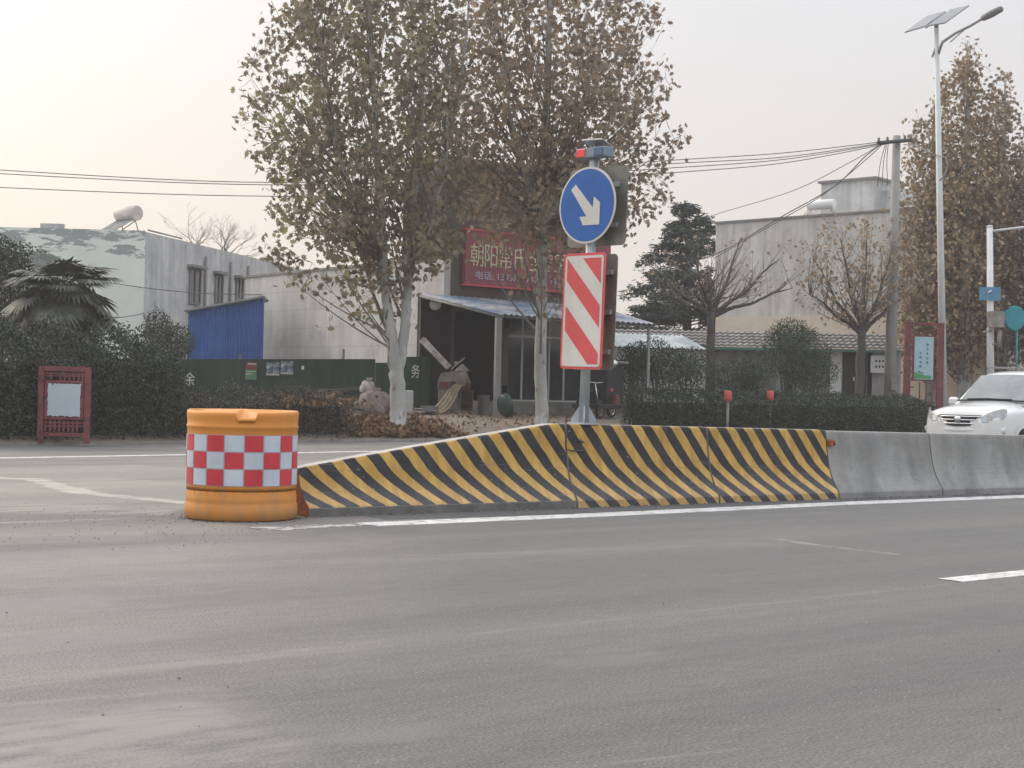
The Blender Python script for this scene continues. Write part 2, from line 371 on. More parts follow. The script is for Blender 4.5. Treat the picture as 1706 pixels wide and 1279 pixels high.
m_conc = mat('barrier concrete', (.34, .34, .33), (.24, .242, .236), 2.2, .85, .35, 40, streak=.25, c3=(.19, .19, .185), sc3=4, lo3=.60, hi3=.74)
m_capw = mat('pale barrier top', (.48, .47, .44), (.33, .32, .30), 6, .8, .2)
m_str1 = stripes_mat('hazard stripes over bare foot', True); m_str2 = stripes_mat('hazard stripes', False)
m_rust = mat('rusty orange steel', (.42, .14, .05), (.16, .06, .035), 6, .8, .3)
m_blk = mat('black rubber', (.02, .02, .02), (.035, .034, .033), 8, .8)
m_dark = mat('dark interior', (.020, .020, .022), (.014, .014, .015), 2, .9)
m_orange = mat('orange plastic', (.66, .27, .045), (.58, .225, .036), 2, .5, .08, 5, spec=.4, c3=(.50, .22, .06), sc3=3, lo3=.56, hi3=.75)
m_white = mat('white paint', (.72, .73, .73), (.64, .65, .65), 3, .5)
m_galv = mat('galvanised steel', (.46, .50, .52), (.36, .40, .42), 5, .45, metal=.35, streak=.12)
m_alum = mat('sign back metal', (.36, .35, .31), (.22, .215, .19), 4, .5, metal=.5, streak=.25)
m_sred = mat('sign red', (.64, .085, .095), (.56, .07, .08), 3, .45, streak=.12)
m_swhite = mat('sign white', (.66, .64, .61), (.56, .545, .52), 3, .5, streak=.12)
m_sblue = mat('sign blue', (.02, .125, .43), (.018, .10, .36), 3, .45, spec=.3, streak=.12)
m_bark = mat('plane bark', (.47, .48, .45), (.29, .295, .27), 2.2, .9, .5, 25, c3=(.075, .07, .06), sc3=6, lo3=.57, hi3=.66, stretch=(1, 1, .35))
m_branch = mat('branch bark', (.21, .195, .175), (.13, .12, .11), 3, .9)
m_bark2 = mat('grey bark', (.12, .11, .10), (.07, .066, .06), 5, .9, .3)
m_leafA = mat('autumn plane leaves', (.325, .285, .205), (.215, .18, .145), .8, .7, island=.4, trans=.45, c3=(.27, .29, .12), sc3=.55, lo3=.54, hi3=.66)
m_leafB = mat('russet plane leaves', (.37, .30, .22), (.245, .19, .155), .8, .7, island=.4, trans=.45, c3=(.14, .12, .05), sc3=.5, lo3=.58, hi3=.7)
m_leafC = mat('ochre plane leaves', (.40, .31, .20), (.27, .205, .155), .6, .7, island=.4, trans=.3, c3=(.13, .115, .055), sc3=.5, lo3=.56, hi3=.68)
m_hedge = mat('hedge leaves', (.062, .084, .058), (.032, .046, .034), 2.5, .7, island=.75)
m_hedge2 = mat('dusty hedge leaves', (.085, .082, .066), (.045, .046, .038), 2, .7, island=.6)
m_cedar = mat('cedar needles', (.060, .092, .078), (.034, .054, .048), 1.2, .8, island=.5)
m_bush = mat('bush leaves', (.075, .105, .055), (.040, .060, .036), 1.5, .7, island=.5)
m_palm = mat('palm leaves', (.115, .13, .115), (.07, .085, .075), 2, .6, island=.35)
m_deadpalm = mat('dead palm leaves', (.075, .070, .062), (.045, .042, .04), 2, .9, island=.4)
m_litter = mat('fallen leaves', (.25, .165, .095), (.13, .080, .050), 3, .9, island=.5)
m_plaster = mat('pale green plaster', (.60, .65, .61), (.44, .49, .455), .5, .9, .15, 20)
m_cement = mat('grey cement render', (.60, .615, .62), (.44, .45, .455), .8, .95, .3, 14, streak=.25, c3=(.34, .345, .345), sc3=1.7, lo3=.56, hi3=.72)
m_cement2 = mat('pale cement render', (.60, .60, .58), (.46, .46, .45), .9, .95, .3, 14, streak=.2, c3=(.44, .43, .415), sc3=1.2, lo3=.56, hi3=.72)
m_beige = mat('beige render', (.60, .53, .44), (.54, .47, .40), 1.5, .9)
m_blue = mat('blue corrugated steel', (.065, .165, .46), (.055, .135, .38), 1.4, .5, streak=.2)
m_fence = mat('green hoarding', (.032, .062, .042), (.025, .050, .036), 1.2, .7, streak=.2)
m_red = mat('faded red steel', (.23, .062, .068), (.15, .042, .046), 5, .7, .1, c3=(.09, .035, .035), sc3=6)
m_brownwall = mat('brown wall', (.145, .115, .10), (.10, .082, .072), 1.2, .9, .2)
m_signred = mat('faded shop sign red', (.31, .085, .105), (.24, .07, .085), 2, .6, streak=.15)
m_gold = mat('pale yellow lettering', (.62, .60, .38), (.5, .48, .3), 5, .6)
m_lilac = mat('lilac lettering', (.50, .46, .56), (.42, .38, .48), 5, .6)
m_roofblue = mat('blue tin roof', (.12, .19, .30), (.17, .22, .28), 2.5, .5, metal=.2, c3=(.38, .39, .40), sc3=1.0, lo3=.44, hi3=.56)
m_tile = mat('tiled roof', (.22, .21, .205), (.13, .125, .125), 3, .9, .4, 12, c3=(.30, .30, .29), sc3=2, lo3=.55, hi3=.65)
m_teal = mat('teal roof edge', (.10, .24, .22), (.07, .17, .16), 3, .7)
m_grey = mat('grey painted metal', (.22, .22, .22), (.16, .16, .16), 3, .6)
m_lgrey = mat('pale post paint', (.34, .34, .34), (.26, .26, .26), 3, .6, streak=.2)
m_conp = mat('pole concrete', (.34, .34, .32), (.26, .26, .245), 1.2, .9, .2, 20, streak=.2)
m_glass = mat('dark window glass', (.03, .035, .04), (.04, .045, .05), 2, .15, spec=.6)
m_solar = mat('solar cells', (.36, .38, .38), (.28, .30, .30), 6, .3, metal=.3)
m_carw = mat('white car paint', (.70, .71, .70), (.68, .69, .68), 1, .25, coat=.6)
m_carg = mat('car glass', (.20, .23, .22), (.10, .12, .12), 1.1, .08, spec=.9, coat=.5)
m_chrome = mat('chrome', (.65, .66, .67), (.6, .6, .6), 3, .2, metal=.9)
m_lens = mat('headlight lens', (.52, .55, .57), (.34, .37, .40), 9, .12, spec=.8, coat=.6)
m_tubred = mat('red reflective sleeve', (.50, .09, .07), (.40, .07, .055), 4, .5)
m_khaki = mat('khaki cloth', (.46, .38, .27), (.32, .26, .18), 4, .9, .3)
m_sack = mat('dusty pink sack', (.34, .28, .265), (.17, .14, .135), 7, .9, .8, 9)
m_sack2 = mat('white woven bag', (.50, .48, .46), (.27, .22, .22), 6, .8, .8, 9)
m_green = mat('green plastic', (.025, .06, .05), (.018, .045, .038), 3, .5)
m_rubble = mat('rubble stone', (.28, .25, .22), (.15, .13, .115), 3, .95, .3, island=.4)
m_wood = mat('weathered wood', (.16, .14, .12), (.09, .08, .07), 5, .9, .3)
m_poster = mat('pale blue paper', (.45, .53, .58), (.40, .48, .54), 2, .8)
m_sky_teal = mat('teal sign', (.03, .30, .36), (.02, .22, .28), 3, .5)
m_wire = mat('wire', (.10, .10, .105), None, 3, .7)

# thin winter haze over the whole place
hm = bpy.data.materials.new('haze'); hm.use_nodes = True; hm.node_tree.nodes.clear()
ho_ = N(hm.node_tree, 'ShaderNodeOutputMaterial'); hv = N(hm.node_tree, 'ShaderNodeVolumePrincipled'); hv.inputs['Density'].default_value = .0011; hv.inputs['Color'].default_value = (.93, .93, .95, 1); hv.inputs['Anisotropy'].default_value = .2
hm.node_tree.links.new(hv.outputs[0], ho_.inputs['Volume'])
MB().box((0, 0, 14), (3100, 3100, 30)).build('haze', hm, kind='stuff', label='thin pale winter haze in the air')
# ------------------------------------------------------------------ ground, road, verge
K0 = G(0, 743); K1 = G(640, 736)
d1 = (K1-K0).normalized(); KB = K1
d2 = dirv(36); n1 = Vector((-d1.y, d1.x, 0)); n2 = Vector((-d2.y, d2.x, 0))
QZ = [(-9, 0), (0, .055), (1, .33), (2.2, .5), (4.3, .57), (8, .66), (15, .72), (400, .8)]
def qd(x, y):
    p = Vector((x, y, 0)); return max((p-K0).dot(n1), (p-KB).dot(n2))
def zg(x, y):
    q = qd(x, y); q = max(q, 0)
    for (a, za), (b, zb) in zip(QZ[1:], QZ[2:]):
        if q <= b: return za+(zb-za)*(q-a)/(b-a)
    return .8
def T(px, D):                       # point on the verge at picture column px and depth D
    p = P(px, 655, D); p.z = zg(p.x, p.y); return p
m_field = mat('field soil', (.13, .13, .08), (.09, .09, .06), .2, .95)
MB().add([(-1500, -1500, -.03), (1500, -1500, -.03), (1500, 1500, -.03), (-1500, 1500, -.03)], [(0, 1, 2, 3)]).build('ground', m_field, kind='structure')
# road sheet: bounded by the far kerb line
mb = MB()
A0 = K0-d1*120; B0 = KB; E0 = KB+d2*220
far = [A0, B0, E0]; nearv = [p - Vector((-.62, .79, 0))*70 for p in far]
mb.add([(p.x, p.y, 0) for p in far]+[(p.x, p.y, 0) for p in nearv], [(3, 4, 1, 0), (4, 5, 2, 1)])
mb.build('road', m_road, kind='structure')
# verge terrain
rows = []
ts = [(K0, d1, t) for t in np.arange(-80, (K1-K0).length-.01, .8)] + [(KB, d2, t) for t in np.arange(0, 160, .8)]
qs = [0, .3, .6, 1, 1.5, 2.2, 3, 4.3, 6, 8, 11, 15, 30, 80, 300]
L1 = (K1-K0).length
for p0, d, t in ts:
    s = t - L1 if d is d1 else t
    k = min(max((s+4)/8, 0), 1); n = (n1*(1-k)+n2*k).normalized(); b = p0+d*t
    row = []
    for q in qs:
        x = b+n*q; zz = QZ[-1][1]
        for (a, za), (c, zc) in zip(QZ[1:], QZ[2:]):
            if q <= c: zz = za+(zc-za)*(q-a)/(c-a); break
        if .2 < q < 20: zz += .03*math.sin(x.x*2.1+x.y)*math.sin(x.y*1.7)-.01
        row.append((x.x, x.y, zz))
    rows.append(row)
MB().grid([r[:] for r in rows]).build('verge', m_soil, kind='structure')
mb = MB(); kr = []
for p0, d, t in ts:
    s = t - L1 if d is d1 else t
    k = min(max((s+4)/8, 0), 1); n = (n1*(1-k)+n2*k).normalized(); b = p0+d*t
    kr.append([(b.x-n.x*.0, b.y-n.y*.0, -.02), (b.x, b.y, .05), (b.x+n.x*.02, b.y+n.y*.02, .065), (b.x+n.x*.12, b.y+n.y*.12, .067), (b.x+n.x*.125, b.y+n.y*.125, .02)])
MB().grid(kr, sm=False).build('kerb', m_kerb, kind='structure')
def sheet(name, pts, wid, m, z=.004, jag=0):
    """strip of paint along ground points; wid in metres"""
    mb = MB(); L_, R_ = [], []
    P2 = []
    for a, b in zip(pts, pts[1:]):
        n = max(1, int((b-a).length/.12)) if jag else 1
        for i in range(n): P2.append(a.lerp(b, i/n))
    P2.append(pts[-1])
    for i, p in enumerate(P2):
        t = (P2[min(i+1, len(P2)-1)]-P2[max(i-1, 0)]).normalized(); n = Vector((-t.y, t.x, 0))
        w0 = wid*(1+random.uniform(-jag, jag)); w1 = wid*(1+random.uniform(-jag, jag))
        L_.append((p.x+n.x*w0/2, p.y+n.y*w0/2, z)); R_.append((p.x-n.x*w1/2, p.y-n.y*w1/2, z))
    sk = lambda r_: [(x, y, -.002) for x, y, _ in r_]
    return mb.grid([sk(R_), R_, L_, sk(L_)], sm=False).build(name, m, kind='structure')
sheet('median_edge_line', [G(612, 874), G(960, 859.5), G(1400, 839), G(1706, 827), G(2200, 806)], .34, m_paint, jag=.06)
sheet('worn_edge_line', [G(430, 882), G(520, 877), G(612, 874)], .24, m_paintworn, jag=.5)
sheet('far_edge_line', [G(-300, 764.5), G(0, 763), G(310, 757.5), G(640, 751.5), G(1000, 743.5), G(1500, 731)], .27, m_paint, jag=.08)
a, b = G(1582, 967), G(1800, 945); sheet('lane_dash', [a, b], .19, m_paint, jag=.03)
m_old = mat('lighter repair asphalt', (.255, .245, .228), (.215, .208, .195), 3, .9, .4, 60, c3=(.13, .128, .125), sc3=30, lo3=.5, hi3=.62)
m_fr = mat('fresh dark asphalt', (.105, .107, .112), (.085, .087, .09), 5, .85, .4, 60, c3=(.14, .14, .14), sc3=40, lo3=.5, hi3=.6)
sheet('median_shoulder', [G(620, 861), G(960, 851), G(1400, 831.5), G(1706, 820.5), G(2200, 801)], .55, m_fr, z=.003, jag=.1)

# ------------------------------------------------------------------ concrete barrier
BA = G(515, 862); BB = G(1706, 821); ub = (BB-BA).normalized(); nb = Vector((-ub.y, ub.x, 0))
def bt(px, py):                     # distance along the barrier foot line under a picture column
    p = onplane(px, py, BA, ub); return (p-BA).dot(ub)
def profile(h):
    k = min(1, (h-.12)/.62); tab = [(.015, .10), (.045, .14), (.080, .19), (.112, .245), (.138, .305), (.160, .37), (.178, .44), (.194, .53), (.210, .63)]
    fr = [(0, 0), (0, .075)]+[(o, .10+(z-.10)*k) for o, z in tab]+[(.228, h-.03), (.236, h-.008), (.25, h)]
    W = .66
    return fr + [(W-.25, h), (W-.235, h-.02)] + [(W-.175, .32*k+.02), (W-.01, .09), (W, .075), (W, 0)]
def arc(pr):
    a = [0]
    for p, q in zip(pr, pr[1:]): a.append(a[-1]+math.hypot(q[0]-p[0], q[1]-p[1]))
    return a
def barrier(t0, t1, hf, m, label, group, root=True, endmat=None, name='barrier_block'):
    c0 = BA+ub*((t0+t1)/2)+nb*.33; r = thing(name, label, 'barrier', (c0.x, c0.y, 0), group)
    mb = MB(); n = max(2, int((t1-t0)/.15)); rows = []; uvs = []
    for i in range(n+1):
        t = t0+(t1-t0)*i/n; h = hf(t); pr = profile(h); A = arc(pr)
        rows.append([tuple(BA+ub*t+nb*o+Vector((0, 0, z))) for o, z in pr]); uvs += [(t, a) for a in A]
    mb.grid([list(r_) for r_ in rows], 0, False)
    k = len(rows[0])
    # faces of the flat top get the pale material
    for i, f in enumerate(mb.f):
        j = min(x % k for x in f)
        if j == 13: mb.m[i] = 1
    mb.f = [tuple(reversed(f)) for f in mb.f]
    for rw, flip in ((0, 0), (n, 1)):
        idx = [rw*k+j for j in range(k)]
        mb.f.append(tuple(idx if flip == 0 else idx[::-1])); mb.m.append(2 if rw == 0 else 1); mb.sm.append(False)
    mb.uv = uvs
    mb.build('concrete_body', [m, m_capw, endmat or m_conc], r)
    return r
TJ = [bt(515, 862), bt(962, 842), bt(1199, 832), bt(1398, 824), bt(1571, 815)]
def h_of(t): return .86-.012*max(0, t-TJ[1])/1.0
def h_taper(t): return .43+(h_of(TJ[1])-.43)*min(1, (t-TJ[0])/(TJ[1]-TJ[0]-.15))**.93
seg = TJ[4]-TJ[3]; g = .012
barrier(TJ[0], TJ[1]-g, h_taper, m_str1, 'sloping end block of the yellow and black striped barrier, beside the orange barrel', 'striped barrier blocks', endmat=m_rust)
bmid = barrier(TJ[1]+g, TJ[2]-g, h_of, m_str2, 'full-height striped yellow and black barrier block right under the sign pole', 'striped barrier blocks')
barrier(TJ[2]+g, TJ[3]-g, h_of, m_str2, 'striped yellow and black barrier block touching the plain grey barrier', 'striped barrier blocks')
t = TJ[3]
LB = ['bare grey concrete barrier block next to the last striped block', 'bare grey concrete barrier block in front of the white car, left of its joint', 'second bare grey concrete barrier block in front of the white car']
for i in range(6):
    t1 = t+(seg if i == 0 else seg*1.02)
    lab = LB[i] if i < 2 else None
    if i < 2: barrier(t+g, t1-g, lambda q: h_of(q)-.01, m_conc, lab, 'plain grey barrier blocks')
    else: barrier(t+g, t1-g, lambda q: h_of(q)-.01, m_conc, 'grey concrete barrier block running out of the right edge', 'plain grey barrier blocks')
    t = t1
    if i == 3: break
# rusty hook bits at the joint near the grey blocks and the black cable loop
mb = MB(); p = BA+ub*(TJ[3]+.04)+nb*.2+Vector((0, 0, .66)); mb.box(p, (.07, .09, .09), math.atan2(ub.y, ub.x), bev=.015)
mb.tube([p+ub*.03, p+ub*.08+Vector((0, 0, .02)), p+ub*.09-Vector((0, 0, .03))], .012, 6)
mb.build('joint_hook', m_rust, None, label='small rusty joint hook between striped and bare grey barrier', cat='hook')
mb = MB(); tk = bt(972, 740)
pts = [BA+ub*(tk-.06)+nb*.226+Vector((0, 0, h_of(tk)+.008)), BA+ub*(tk-.06)+nb*.205+Vector((0, 0, .60)), BA+ub*(tk+.0)+nb*.195+Vector((0, 0, .585)), BA+ub*(tk+.17)+nb*.195+Vector((0, 0, .58))]
mb.tube(pts, .008, 6); mb.tube([pts[-1]+Vector((0, -.01, .09)), pts[-1]+Vector((-.05, -.01, .1))], [.004, .03], 6)
mb.build('cable', m_wire, None, label='thin dark cable hanging down the striped barrier below the sign pole', cat='cable')

# ------------------------------------------------------------------ orange barrel
cb = G(401, 862); cb.z = 0; S = (868-643)/HCAM
bd = G(401, 870.5)
cb = Vector((bd.x*(bd.y+.49)/bd.y, bd.y+.49, 0)); RB = 92*cb.y/F
t, b_, L = nodes(m_orange); src = b_.inputs['Base Color'].links[0].from_socket
tco = N(t, 'ShaderNodeTexCoord'); s3o = N(t, 'ShaderNodeSeparateXYZ'); L(tco.outputs['Object'], s3o.inputs[0])
mpo = N(t, 'ShaderNodeMapping'); mpo.inputs['Scale'].default_value = (3, 3, .8); L(tco.outputs['Object'], mpo.inputs[0])
nzo = N(t, 'ShaderNodeTexNoise'); nzo.inputs['Scale'].default_value = 3; nzo.inputs['Detail'].default_value = 9; L(mpo.outputs[0], nzo.inputs[0])
hzo = N(t, 'ShaderNodeMapRange'); hzo.inputs[1].default_value = .45; hzo.inputs[2].default_value = 0; hzo.inputs[3].default_value = 0; hzo.inputs[4].default_value = .28; L(s3o.outputs[2], hzo.inputs[0])
smo = N(t, 'ShaderNodeMath', operation='ADD'); L(nzo.outputs[0], smo.inputs[0]); L(hzo.outputs[0], smo.inputs[1])
mro = N(t, 'ShaderNodeMapRange'); mro.inputs[1].default_value = .56; mro.inputs[2].default_value = .85; mro.inputs[4].default_value = .6; L(smo.outputs[0], mro.inputs[0])
xmo = N(t, 'ShaderNodeMix', data_type='RGBA'); L(mro.outputs[0], xmo.inputs[0]); L(src, xmo.inputs[6]); xmo.inputs[7].default_value = (.34, .22, .12, 1); L(xmo.outputs[2], b_.inputs['Base Color'])
bar = thing('crash_barrel', 'large round orange plastic crash barrel with red and white chequered band', 'barrel', cb)
H_B = (862-683)/F*cb.y+.0
def zb(py): return P(401, py, cb.y).z
prof = [(RB*.97, 0.0), (RB*1.03, .02), (RB*1.035, .09), (RB*1.02, .15), (RB*.985, .17), (RB*.985, .20), (RB*.965, .22), (RB*.965, .60*1)]
zt = H_B
prof = [(RB*.96, .005), (RB*1.0, .02), (RB*1.015, .08), (RB*1.0, .135), (RB*.985, .15), (RB*.99, .165), (RB*.985, .21), (RB*.975, .225), (RB*.975, .30)]
band0, band1 = P(401, 811, cb.y-RB).z, P(401, 725, cb.y-RB).z
prof += [(RB*.975, band0-.05), (RB*.98, band0-.01), (RB*.98, band1+.01), (RB*.985, band1+.05), (RB*1.0, band1+.06), (RB*1.0, band1+.075), (RB*.985, band1+.085), (RB*.99, zt-.08), (RB*1.0, zt-.03), (RB*.995, zt-.006), (RB*.97, zt+.004), (RB*.94, zt-.004), (RB*.925, zt-.02), (RB*.6, zt+.004), (.03, zt+.012)]
mb = MB(); nn = 144; vs = []
for r_, z_ in prof:
    for k in range(nn):
        a_ = 2*PI*k/nn; zz = z_
        # notch across the rim, front and back; shallow sag of the top
        for a0, wd in ((-PI/2+.24, .19), (PI/2+.10, .17)):
            da = abs((a_-a0+PI) % (2*PI)-PI)
            if z_ > zt-.035 and r_ > RB*.5: zz -= .05*max(0, min(1, (wd-da)/.04))
        if z_ > zt-.05: zz -= .018*max(0, math.sin(-a_))*(r_/RB)
        vs.append((r_*math.cos(a_), r_*math.sin(a_), zz))
fs = [(i*nn+k, i*nn+(k+1) % nn, (i+1)*nn+(k+1) % nn, (i+1)*nn+k) for i in range(len(prof)-1) for k in range(nn)]
fs.append(tuple((len(prof)-1)*nn+k for k in range(nn)))
mb.add(vs, fs, 0, True); mb.build('drum', m_orange, bar, world=False)
ncol = 18; rows_ = 3; rw = RB*.98+.004
mw, mr_, md_ = MB(), MB(), MB()
a00 = -PI/2 - R(18.3-20*.5+10)+R(0)    # column edges chosen from the photo
edge0 = -PI/2 + R(10.2) - R(18.3)
tilt = .0
for c_ in range(ncol):
    for r_i in range(rows_):
        aa, ab = edge0+c_*2*PI/ncol, edge0+(c_+1)*2*PI/ncol
        z0 = band0+(band1-band0)*r_i/3; z1 = band0+(band1-band0)*(r_i+1)/3
        red = ((c_+r_i) % 2 == 1)
        ga, gz = .010, .004
        tgt = mr_ if red else mw
        rr = []
        for z_ in (z0+gz, z1-gz):
            rr.append([((rw+.003)*math.cos(aa+ga+(ab-aa-2*ga)*q/6), (rw+.003)*math.sin(aa+ga+(ab-aa-2*ga)*q/6), z_) for q in range(7)])
        tgt.grid(rr)
back = MB(); back.grid([[(rw*math.cos(2*PI*q/72), rw*math.sin(2*PI*q/72), z_) for q in range(72)] for z_ in (band0, band1)], closed=True)
m_refl = mat('reflective white film', (.56, .62, .70), (.48, .54, .61), 4, .45, streak=.1)
m_refr = mat('reflective red film', (.62, .05, .07), (.52, .04, .055), 4, .4, streak=.1)
m_seam = mat('film seam', (.46, .40, .46), None, 3, .5)
bo = back.build('reflective_band', m_seam, bar, world=False)
mw.build('white_check', m_refl, bo, world=False); mr_.build('red_check', m_refr, bo, world=False)

# ------------------------------------------------------------------ sign post
ps = P(972, 703, 15.35); _q = onplane(972, 706, BA+nb*.33, ub); ps = Vector((_q.x, _q.y, h_of((_q-BA).dot(ub))))
sp_rot = (Matrix.Rotation(R(1.1), 3, 'Y') @ Matrix.Rotation(R(-46), 3, 'Z')).to_euler()
sg = thing('traffic_sign_post', 'keep-right sign post on the striped barrier with blue arrow disc and red-white marker', 'sign post', ps, rot=sp_rot)
k_ = ps.y/F
def zs(py): return (P(985, py, ps.y).z-ps.z)
ztop = zs(262)
mb = MB(); mb.tube([(0, 0, 0), (0, 0, zs(268))], .052, 20); mb.build('pole', m_galv, sg, world=False)
mb = MB(); mb.box((0, 0, .008), (.24, .24, .018))
for a_ in range(4):
    c_, s_ = math.cos(a_*PI/2+PI/4), math.sin(a_*PI/2+PI/4)
    mb.prism([(c_*.045-s_*.005, s_*.045+c_*.005, .017), (c_*.13-s_*.005, s_*.13+c_*.005, .017), (c_*.13-s_*.005, s_*.13+c_*.005, .06), (c_*.045-s_*.005, s_*.045+c_*.005, .2)], (s_*.01, -c_*.01, 0))
mb.build('base_plate', m_galv, sg, world=False)
def rrect(cx, cz, w_, h_, r_, n=6):
    o = []
    for (sx, sz, a0) in ((1, -1, -90), (1, 1, 0), (-1, 1, 90), (-1, -1, 180)):
        for i in range(n+1):
            a_ = R(a0+90*i/n); o.append((cx+sx*(w_/2-r_)+r_*math.cos(a_), cz+sz*(h_/2-r_)+r_*math.sin(a_)))
    return o
def plate(mb, pts, y0, y1, mi=0): mb.prism([(x, y0, z) for x, z in pts], (0, y1-y0, 0), mi)
# disc
dz = zs(343); RD = .405; circ = lambda r_, n=64: [(r_*math.cos(2*PI*i/n), dz+r_*math.sin(2*PI*i/n)) for i in range(n)]
mb = MB(); plate(mb, circ(RD), -.085, -.075); ob = mb.build('round_sign_plate', m_swhite, sg, world=False)
mb = MB(); plate(mb, circ(RD*.945), -.089, -.0855); mb.build('blue_face', m_sblue, ob, world=False)
ar = [(143, 262), (160, 240), (232, 345), (235, 298), (260, 325), (260, 418), (195, 417), (180, 380), (208, 380)]
mb = MB(); plate(mb, [((x-207)/112*RD, dz-(y-332)/163*RD) for x, y in ar], -.0925, -.0892); mb.build('white_arrow', m_swhite, ob, world=False)
# marker
mz = zs(519); MW, MH = .60, 1.225
mb = MB(); plate(mb, rrect(0, mz, MW, MH, .05), -.085, -.075); om = mb.build('marker_plate', m_sred, sg, world=False)
mb = MB(); plate(mb, rrect(0, mz, MW-.055, MH-.055, .035), -.0885, -.0852); mb.build('white_field', m_swhite, om, world=False)
x0, x1, z0_, z1_ = -MW/2+.055, MW/2-.055, mz-MH/2+.055, mz+MH/2-.055
def clipband(c0, c1):               # band between lines z = -s*x + c, clipped to the field
    s_ = 1.02
    poly = [(x0, z0_), (x1, z0_), (x1, z1_), (x0, z1_)]
    def clip(poly, f):
        out = []
        for i in range(len(poly)):
            p_, q_ = poly[i], poly[(i+1) % len(poly)]; a_, b_ = f(p_), f(q_)
            if a_ >= 0: out.append(p_)
            if a_*b_ < 0: u_ = a_/(a_-b_); out.append((p_[0]+(q_[0]-p_[0])*u_, p_[1]+(q_[1]-p_[1])*u_))
        return out
    poly = clip(poly, lambda p_: p_[1]+s_*p_[0]-c0); poly = clip(poly, lambda p_: c1-p_[1]-s_*p_[0]); return poly
for (tL, bL) in ((0.0, .235), (.50, .76), (-.62, -.26)):   # distances below the top-left corner
    c1_ = z1_+1.02*x0-tL; c0_ = z1_+1.02*x0-bL
    if tL < 0: c1_ = z1_+1.02*x1+.01; c0_ = z1_+1.02*x1-.27
    pl = clipband(c0_, c1_); mb = MB(); plate(mb, pl, -.0915, -.0888); mb.build('red_stripe', m_sred, om, world=False)
# rear plates seen from behind, with rails
mb = MB(); plate(mb, rrect(.0, dz, .84, .84, .06), .075, .083); o2 = mb.build('rear_square_plate', m_alum, sg, world=False)
for dz_ in (-.2, .22): mb = MB(); mb.box((0, .062, dz+dz_), (.62, .025, .05)); mb.build('rail', m_galv, o2, world=False)
mb = MB(); plate(mb, rrect(.0, mz, MW, MH, .05), .10, .108); o3 = mb.build('rear_marker_plate', m_alum, sg, world=False)
for dz_ in (-.42, 0, .42): mb = MB(); mb.box((0, .085, mz+dz_), (.5, .03, .05)); mb.build('rail', m_galv, o3, world=False)
for z_ in (dz-.2, dz+.22, mz-.42, mz, mz+.42): mb = MB(); mb.lathe([(.052, -.02), (.062, -.02), (.062, .02), (.052, .02)], (0, 0, z_), 20); mb.box((0, -.065, z_), (.14, .03, .03)); mb.build('clamp', m_galv, sg, world=False)
fz = zs(255)
mb = MB(); mb.box((0, 0, fz), (.42, .14, .105), bev=.008); of = mb.build('flasher_box', mat('flasher grey', (.20, .27, .32), (.15, .21, .25), 3, .5), sg, world=False)
mb = MB(); mb.box((-.135, -.074, fz), (.13, .012, .085), bev=.004); mb.build('red_lens', mat('red lens', (.85, .06, .06), (.7, .04, .05), 8, .25, coat=.5), of, world=False)
mb = MB(); mb.box((.12, -.074, fz), (.13, .012, .085), bev=.004); mb.build('blue_lens', mat('blue lens', (.05, .12, .22), (.04, .09, .18), 8, .25, coat=.5), of, world=False)
mb = MB(); TM = Matrix.Rotation(R(-18), 3, 'X') @ Matrix.Rotation(R(3), 3, 'Y')
mb.box((0.02, .02, fz+.105), (.30, .2, .015), M=TM); mb.tube([(0, 0, fz+.05), (0, .01, fz+.1)], .015, 8)
mb.build('solar_panel', m_solar, of, world=False)

# ------------------------------------------------------------------ foliage helpers
def env_pts(n, prof, c, squash=1.0):
    """random points in a lathe envelope; prof = [(z,r)], c = (x,y)"""
    z = np.array([p[0] for p in prof]); r = np.array([p[1] for p in prof]); out = []
    zz = np.linspace(z[0], z[-1], 400); ww = np.interp(zz, z, r)**1.7+1e-6; ww /= ww.sum()
    zs_ = RNG.choice(zz, n, p=ww)+RNG.normal(0, .05, n); a = RNG.uniform(0, 2*PI, n)
    lump = 1+.10*np.sin(3*a+zs_*1.3)+.08*np.sin(5*a-zs_*2.1+1)
    rr = RNG.uniform(.0, 1, n)**.42*np.interp(zs_, z, r)*lump
    return np.stack([c[0]+rr*np.cos(a), c[1]+rr*np.sin(a)*squash, zs_], 1)
def bez(a, b, c, n=6): return [a*(1-t)**2+b*2*t*(1-t)+c*t*t for t in np.linspace(0, 1, n)]
